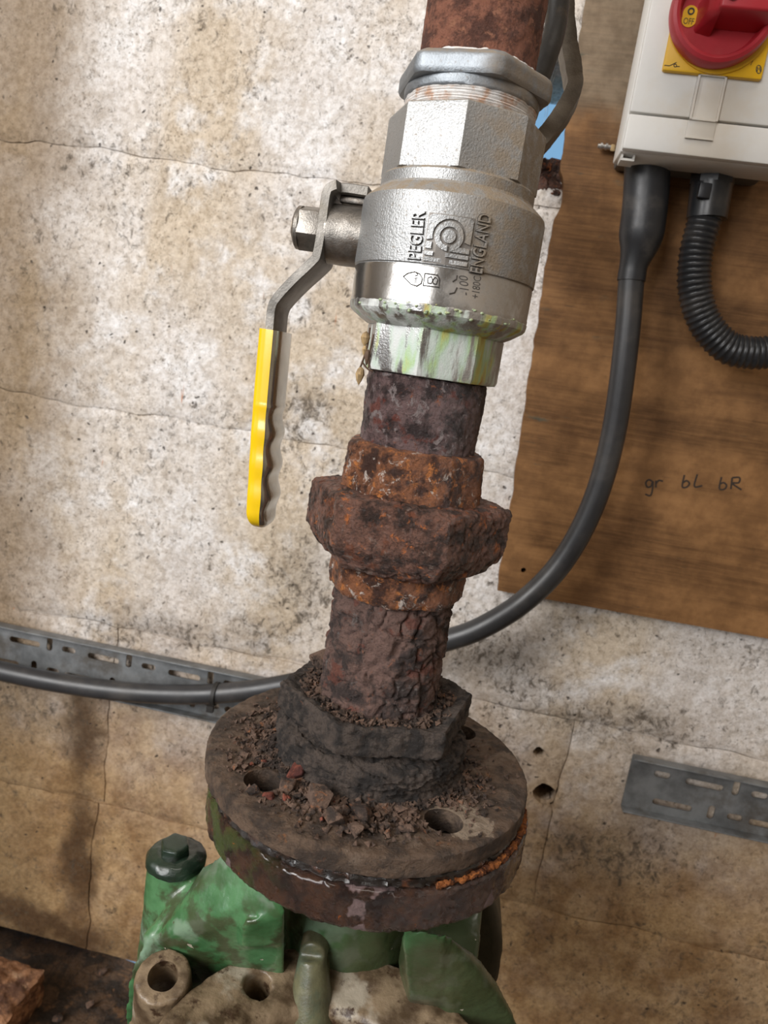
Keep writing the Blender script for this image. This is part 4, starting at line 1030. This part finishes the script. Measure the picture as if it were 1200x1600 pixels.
solid('boss', displace(lathe((db.x, db.y), dense([(2, -126), (13, -126), (14.5, -127.5), (15, -160)], 1.5), 60), rough_(0.3, 5, 3)), 'grimy', parent=pump, smooth=50)
# dark ring of the far side of the volute
rr0 = at(781, 1475, 45)
gR = lathe((0, 0), dense([(60, -12), (88, -12), (90, -10), (90, 10), (88, 12), (60, 12)], 4), 90)
solid('back_ring', displace(([Vector((rr0.x-88+p.x, 50+p.z, rr0.z-12+p.y)) for p in gR[0]], gR[1]), rough_(0.5, 12, 5)), 'dark_ring', parent=pump, smooth=50)

# ================================================================== THINGS BEHIND THE TOP OF THE PIPE
h_ = at(872, -60, 70)
hp = [h_+Vector((4, 0, 700)), h_+Vector((3, 0, 300)), h_+Vector((1, 0, 60)), h_, at(872, 0, 70), at(866, 50, 68), at(850, 100, 64), at(832, 150, 66), at(815, 215, 100), at(822, 250, 190), at(838, 235, W+14), at(842, 225, W+70)]
tag(solid('rubber_hose', tube(resample(catmull(hp, 12), 2), 5.6, 20), 'hose', base=hp[0], smooth=60), 'dark rubber hose passing behind the top of the pipe', 'hose')
def strap_geo(pts, Y, wid, t):
    P = resample(catmull([q if isinstance(q, Vector) else at(q[0], q[1], q[2] if len(q) > 2 else Y) for q in pts], 14), 1.0); v, f = [], []; n = len(P)
    for i, p in enumerate(P):
        d_ = (P[min(i+1, n-1)]-P[max(i-1, 0)]).normalized(); nn = Vector((d_.z, 0, -d_.x)).normalized()
        for a, b in ((-1, -1), (1, -1), (1, 1), (-1, 1)): v.append(p+nn*(t/2*b)+Vector((0, a*wid/2, 0)))
    for j in range(n-1):
        for k in range(4): a, b = j*4+k, j*4+(k+1) % 4; f.append((a, b, b+4, a+4))
    f += [(3, 2, 1, 0), tuple(range((n-1)*4, n*4))]
    return v, f
sp = [at(880, -40, 94)+Vector((-2, 0, 500)), at(880, -40, 94)+Vector((-1, 0, 60)), (880, -40), (882, 20), (886, 70), (893, 112), (896, 140), (884, 170), (866, 196), (846, 222), (828, 240), (814, 262, 120), (800, 296, 190), (792, 316, W+3)]
tag(solid('steel_strap', displace(strap_geo(sp, 94, 20, 8.4), rough_(0.5, 6, 3)), 'strap', base=at(896, 140, 78), smooth=40), 'bent grey-brown steel strap standing out behind the top fitting', 'strap')
lp = at(866, 280, W+8)
rl_ = displace(evaluated(hull([lp+Vector((x, y, z)) for x in (-26, 14) for y in (-8, 16) for z in (-13, 13)]), [('SUBSURF', dict(levels=5, subdivision_type='SIMPLE'))]), crust(3.2, 9, 2.5, 33, 2.0))
tag(solid('rusted_bracket', rl_, 'rust_nut', base=lp, smooth=50), 'crumbled rusty bracket in the wall opening beside the valve', 'bracket')

# dried plant husk caught on the valve's lower left edge
hk = thing('dried_seed_head', 'dried brown seed head caught under the left edge of the valve', 'plant debris', at(566, 560, -14))
solid('stalk', merge(*[tube(catmull([at(*q, -18) for q in pth], 6), lambda s: 0.45, 6) for pth in ([(578, 512), (574, 540), (566, 566), (561, 578)], [(584, 522), (578, 550), (576, 575)], [(572, 540), (570, 556), (578, 572)], [(566, 566), (574, 576), (582, 580)])]), 'twig', parent=hk, smooth=60)
for (px, py, a, b, mt) in ((562, 588, 2.1, 4.4, 'husk'), (571, 530, 2.2, 3.6, 'husk'), (574, 558, 1.6, 3.4, 'twig'), (570, 548, 1.3, 2.6, 'husk')):
    solid('seed_husk', displace(lathe((at(px, py, -18).x, at(px, py, -18).y), [(0.1, at(px, py, -18).z-b), (a*0.6, at(px, py, -18).z-b*0.4), (a, at(px, py, -18).z+b*0.2), (a*0.7, at(px, py, -18).z+b*0.7), (0.1, at(px, py, -18).z+b)], 10), rough_(0.35, 2, px)), mt, parent=hk, smooth=30)

# ================================================================== LOOSE RUST ON THE FLANGE
def crumb_mesh(name, seed, mat):
    rnd = random.Random(seed)
    pts = [Vector((rnd.uniform(-1, 1), rnd.uniform(-1, 1), rnd.uniform(-0.75, 0.75))) for _ in range(14)]
    g = bevel(hull(pts), 0.09, 1)
    me = bpy.data.meshes.new(name); me.from_pydata([tuple(p*S) for p in g[0]], [], g[1]); me.validate(); me.update()
    bm = bmesh.new(); bm.from_mesh(me); bmesh.ops.recalc_face_normals(bm, faces=bm.faces); bm.to_mesh(me); bm.free()
    me.materials.append(MT[mat]); return me
CR = [crumb_mesh('rust_crumb', 100+k, 'rust_chip') for k in range(8)]+[crumb_mesh('rust_crumb', 200+k, 'rust_chip_red') for k in range(2)]
rnd = random.Random(21)
def crumb(px, py, size, mesh, label, group, flat=1.0):
    p = atz(px, py, 0.9)
    o = bpy.data.objects.new('rust_crumb', mesh); COL.objects.link(o)
    o.location = (p+Vector((0, 0, size*0.5*flat)))*S; o.scale = (size, size*rnd.uniform(0.75, 1.1), size*flat)
    o.rotation_euler = (rnd.uniform(-0.3, 0.3), rnd.uniform(-0.3, 0.3), rnd.uniform(0, 6.3))
    tag(o, label, 'rust flake', group); return o
big = [(497, 1258, 7.0, 0, 'largest dark rust lump on the flange front, nearest the hub'), (520, 1288, 6.2, 1, 'squarish rust lump standing in front of the largest lump'),
       (553, 1302, 5.2, 2, 'low wide rust lump right of the squarish one'), (566, 1276, 5.6, 3, 'dark angular rust lump touching the hub front'),
       (462, 1218, 6.4, 8, 'red rust flake lying right of the left bolt hole'), (450, 1236, 4.6, 4, 'ridged grey rust lump beneath the red flake'),
       (398, 1244, 3.8, 5, 'brown rust crumb on the front rim of the left bolt hole'), (635, 1300, 4.4, 6, 'brown rust crumb left of the front right bolt hole'),
       (418, 1246, 3.6, 9, 'reddish crumb just right of the left bolt hole rim'), (485, 1032, 7.0, 7, 'curled rust flake leaning on the pipe behind the hexagon collar')]
for (px, py, s, k, lab) in big: o_ = crumb(px, py, s, CR[k], lab, None)
o_.location = (Vector((-33, 16, 38.5)))*S; o_.scale = (9, 7, 4); o_.rotation_euler = (0.3, -0.5, 0.6)
spots = []
for k in range(120):
    a = rad(rnd.gauss(-105, 34)); r = rnd.uniform(52, 72); p = (r*cos(a), r*sin(a))
    if any(hypot(p[0]-h[0], p[1]-h[1]) < 11.5 for h in HOLES): continue
    o = bpy.data.objects.new('rust_crumb', CR[rnd.choice([0, 1, 2, 3, 4, 5, 6, 7, 8])]); COL.objects.link(o)
    s = rnd.uniform(1.0, 2.6)
    o.location = Vector((p[0], p[1], 0.9+s*0.4))*S; o.scale = (s, s*rnd.uniform(0.7, 1.1), s*0.8); o.rotation_euler = (rnd.uniform(-0.5, 0.5), rnd.uniform(-0.5, 0.5), rnd.uniform(0, 6.3))
    tag(o, 'small rust crumb lying loose on the round flange plate', 'rust flake', 'small rust crumbs on the flange')
# grit nobody could count: on the flange round the hub and on the collar
gs = []; tet = [Vector((1, 1, 1)), Vector((1, -1, -1)), Vector((-1, 1, -1)), Vector((-1, -1, 1))]; tf = [(0, 1, 2), (0, 3, 1), (0, 2, 3), (1, 3, 2)]
for k in range(3200):
    if k % 4 == 0: a = rnd.uniform(0, 2*pi); r = rnd.uniform(30.5, 40); z = 34.6
    else:
        a = rad(rnd.gauss(-115, 65)); r = 49+abs(rnd.gauss(0, 11)); z = 0.8+max(0, (56-r)*0.25)
        if r > 79 or any(hypot(r*cos(a)-h[0], r*sin(a)-h[1]) < 10 for h in HOLES): continue
    s = abs(rnd.gauss(0.45, 0.4))+0.15; rm = Matrix.Rotation(rnd.uniform(0, 6.3), 3, (rnd.random(), rnd.random(), rnd.random()+0.01))
    gs.append(([rm @ (q*s)+Vector((r*cos(a), r*sin(a), z)) for q in tet], tf))
gr_ = tag(solid('rust_grit', merge(*gs), 'rust_chip', base=(0, 0, 0), smooth=False), 'fine dark rust grit scattered around the flange hub', 'rust grit'); gr_['kind'] = 'stuff'

# broken rubble on the floor at the lower left
p = atz(10, 1570, FLOOR+25)
rg_ = displace(evaluated(hull([p+Vector((x*rnd.uniform(0.8, 1.1), y*rnd.uniform(0.8, 1.1), z)) for x in (-50, 18) for y in (-34, 38) for z in (-26, 14)]+[p+Vector((-20, 0, 30))]), [('SUBSURF', dict(levels=4, subdivision_type='SIMPLE'))]), crust(3.0, 22, 1.5, 44, 2.0))
tag(solid('rubble_lump', rg_, rust_material('brown_rubble', (0.10, 0.045, 0.025), (0.24, 0.12, 0.06), (0.36, 0.22, 0.13), 0.3, rough=0.85, seed=95, grain=2, crack=0.1), base=(p.x, p.y, FLOOR), smooth=50), 'broken brown rubble lump on the floor at the lower left', 'rubble')
for (px, py, s) in ((30, 1510, 5), (52, 1535, 7), (160, 1518, 5), (120, 1470, 4), (140, 1570, 5), (90, 1590, 6)):
    p = atz(px, py, FLOOR+3); o = bpy.data.objects.new('pebble', CR[px % 7]); COL.objects.link(o); o.location = p*S; o.scale = (s, s, s*0.7); o.rotation_euler.z = px
    tag(o, 'small pebble lying in the dark dirt at the lower left', 'stone', 'pebbles on the dirt floor')
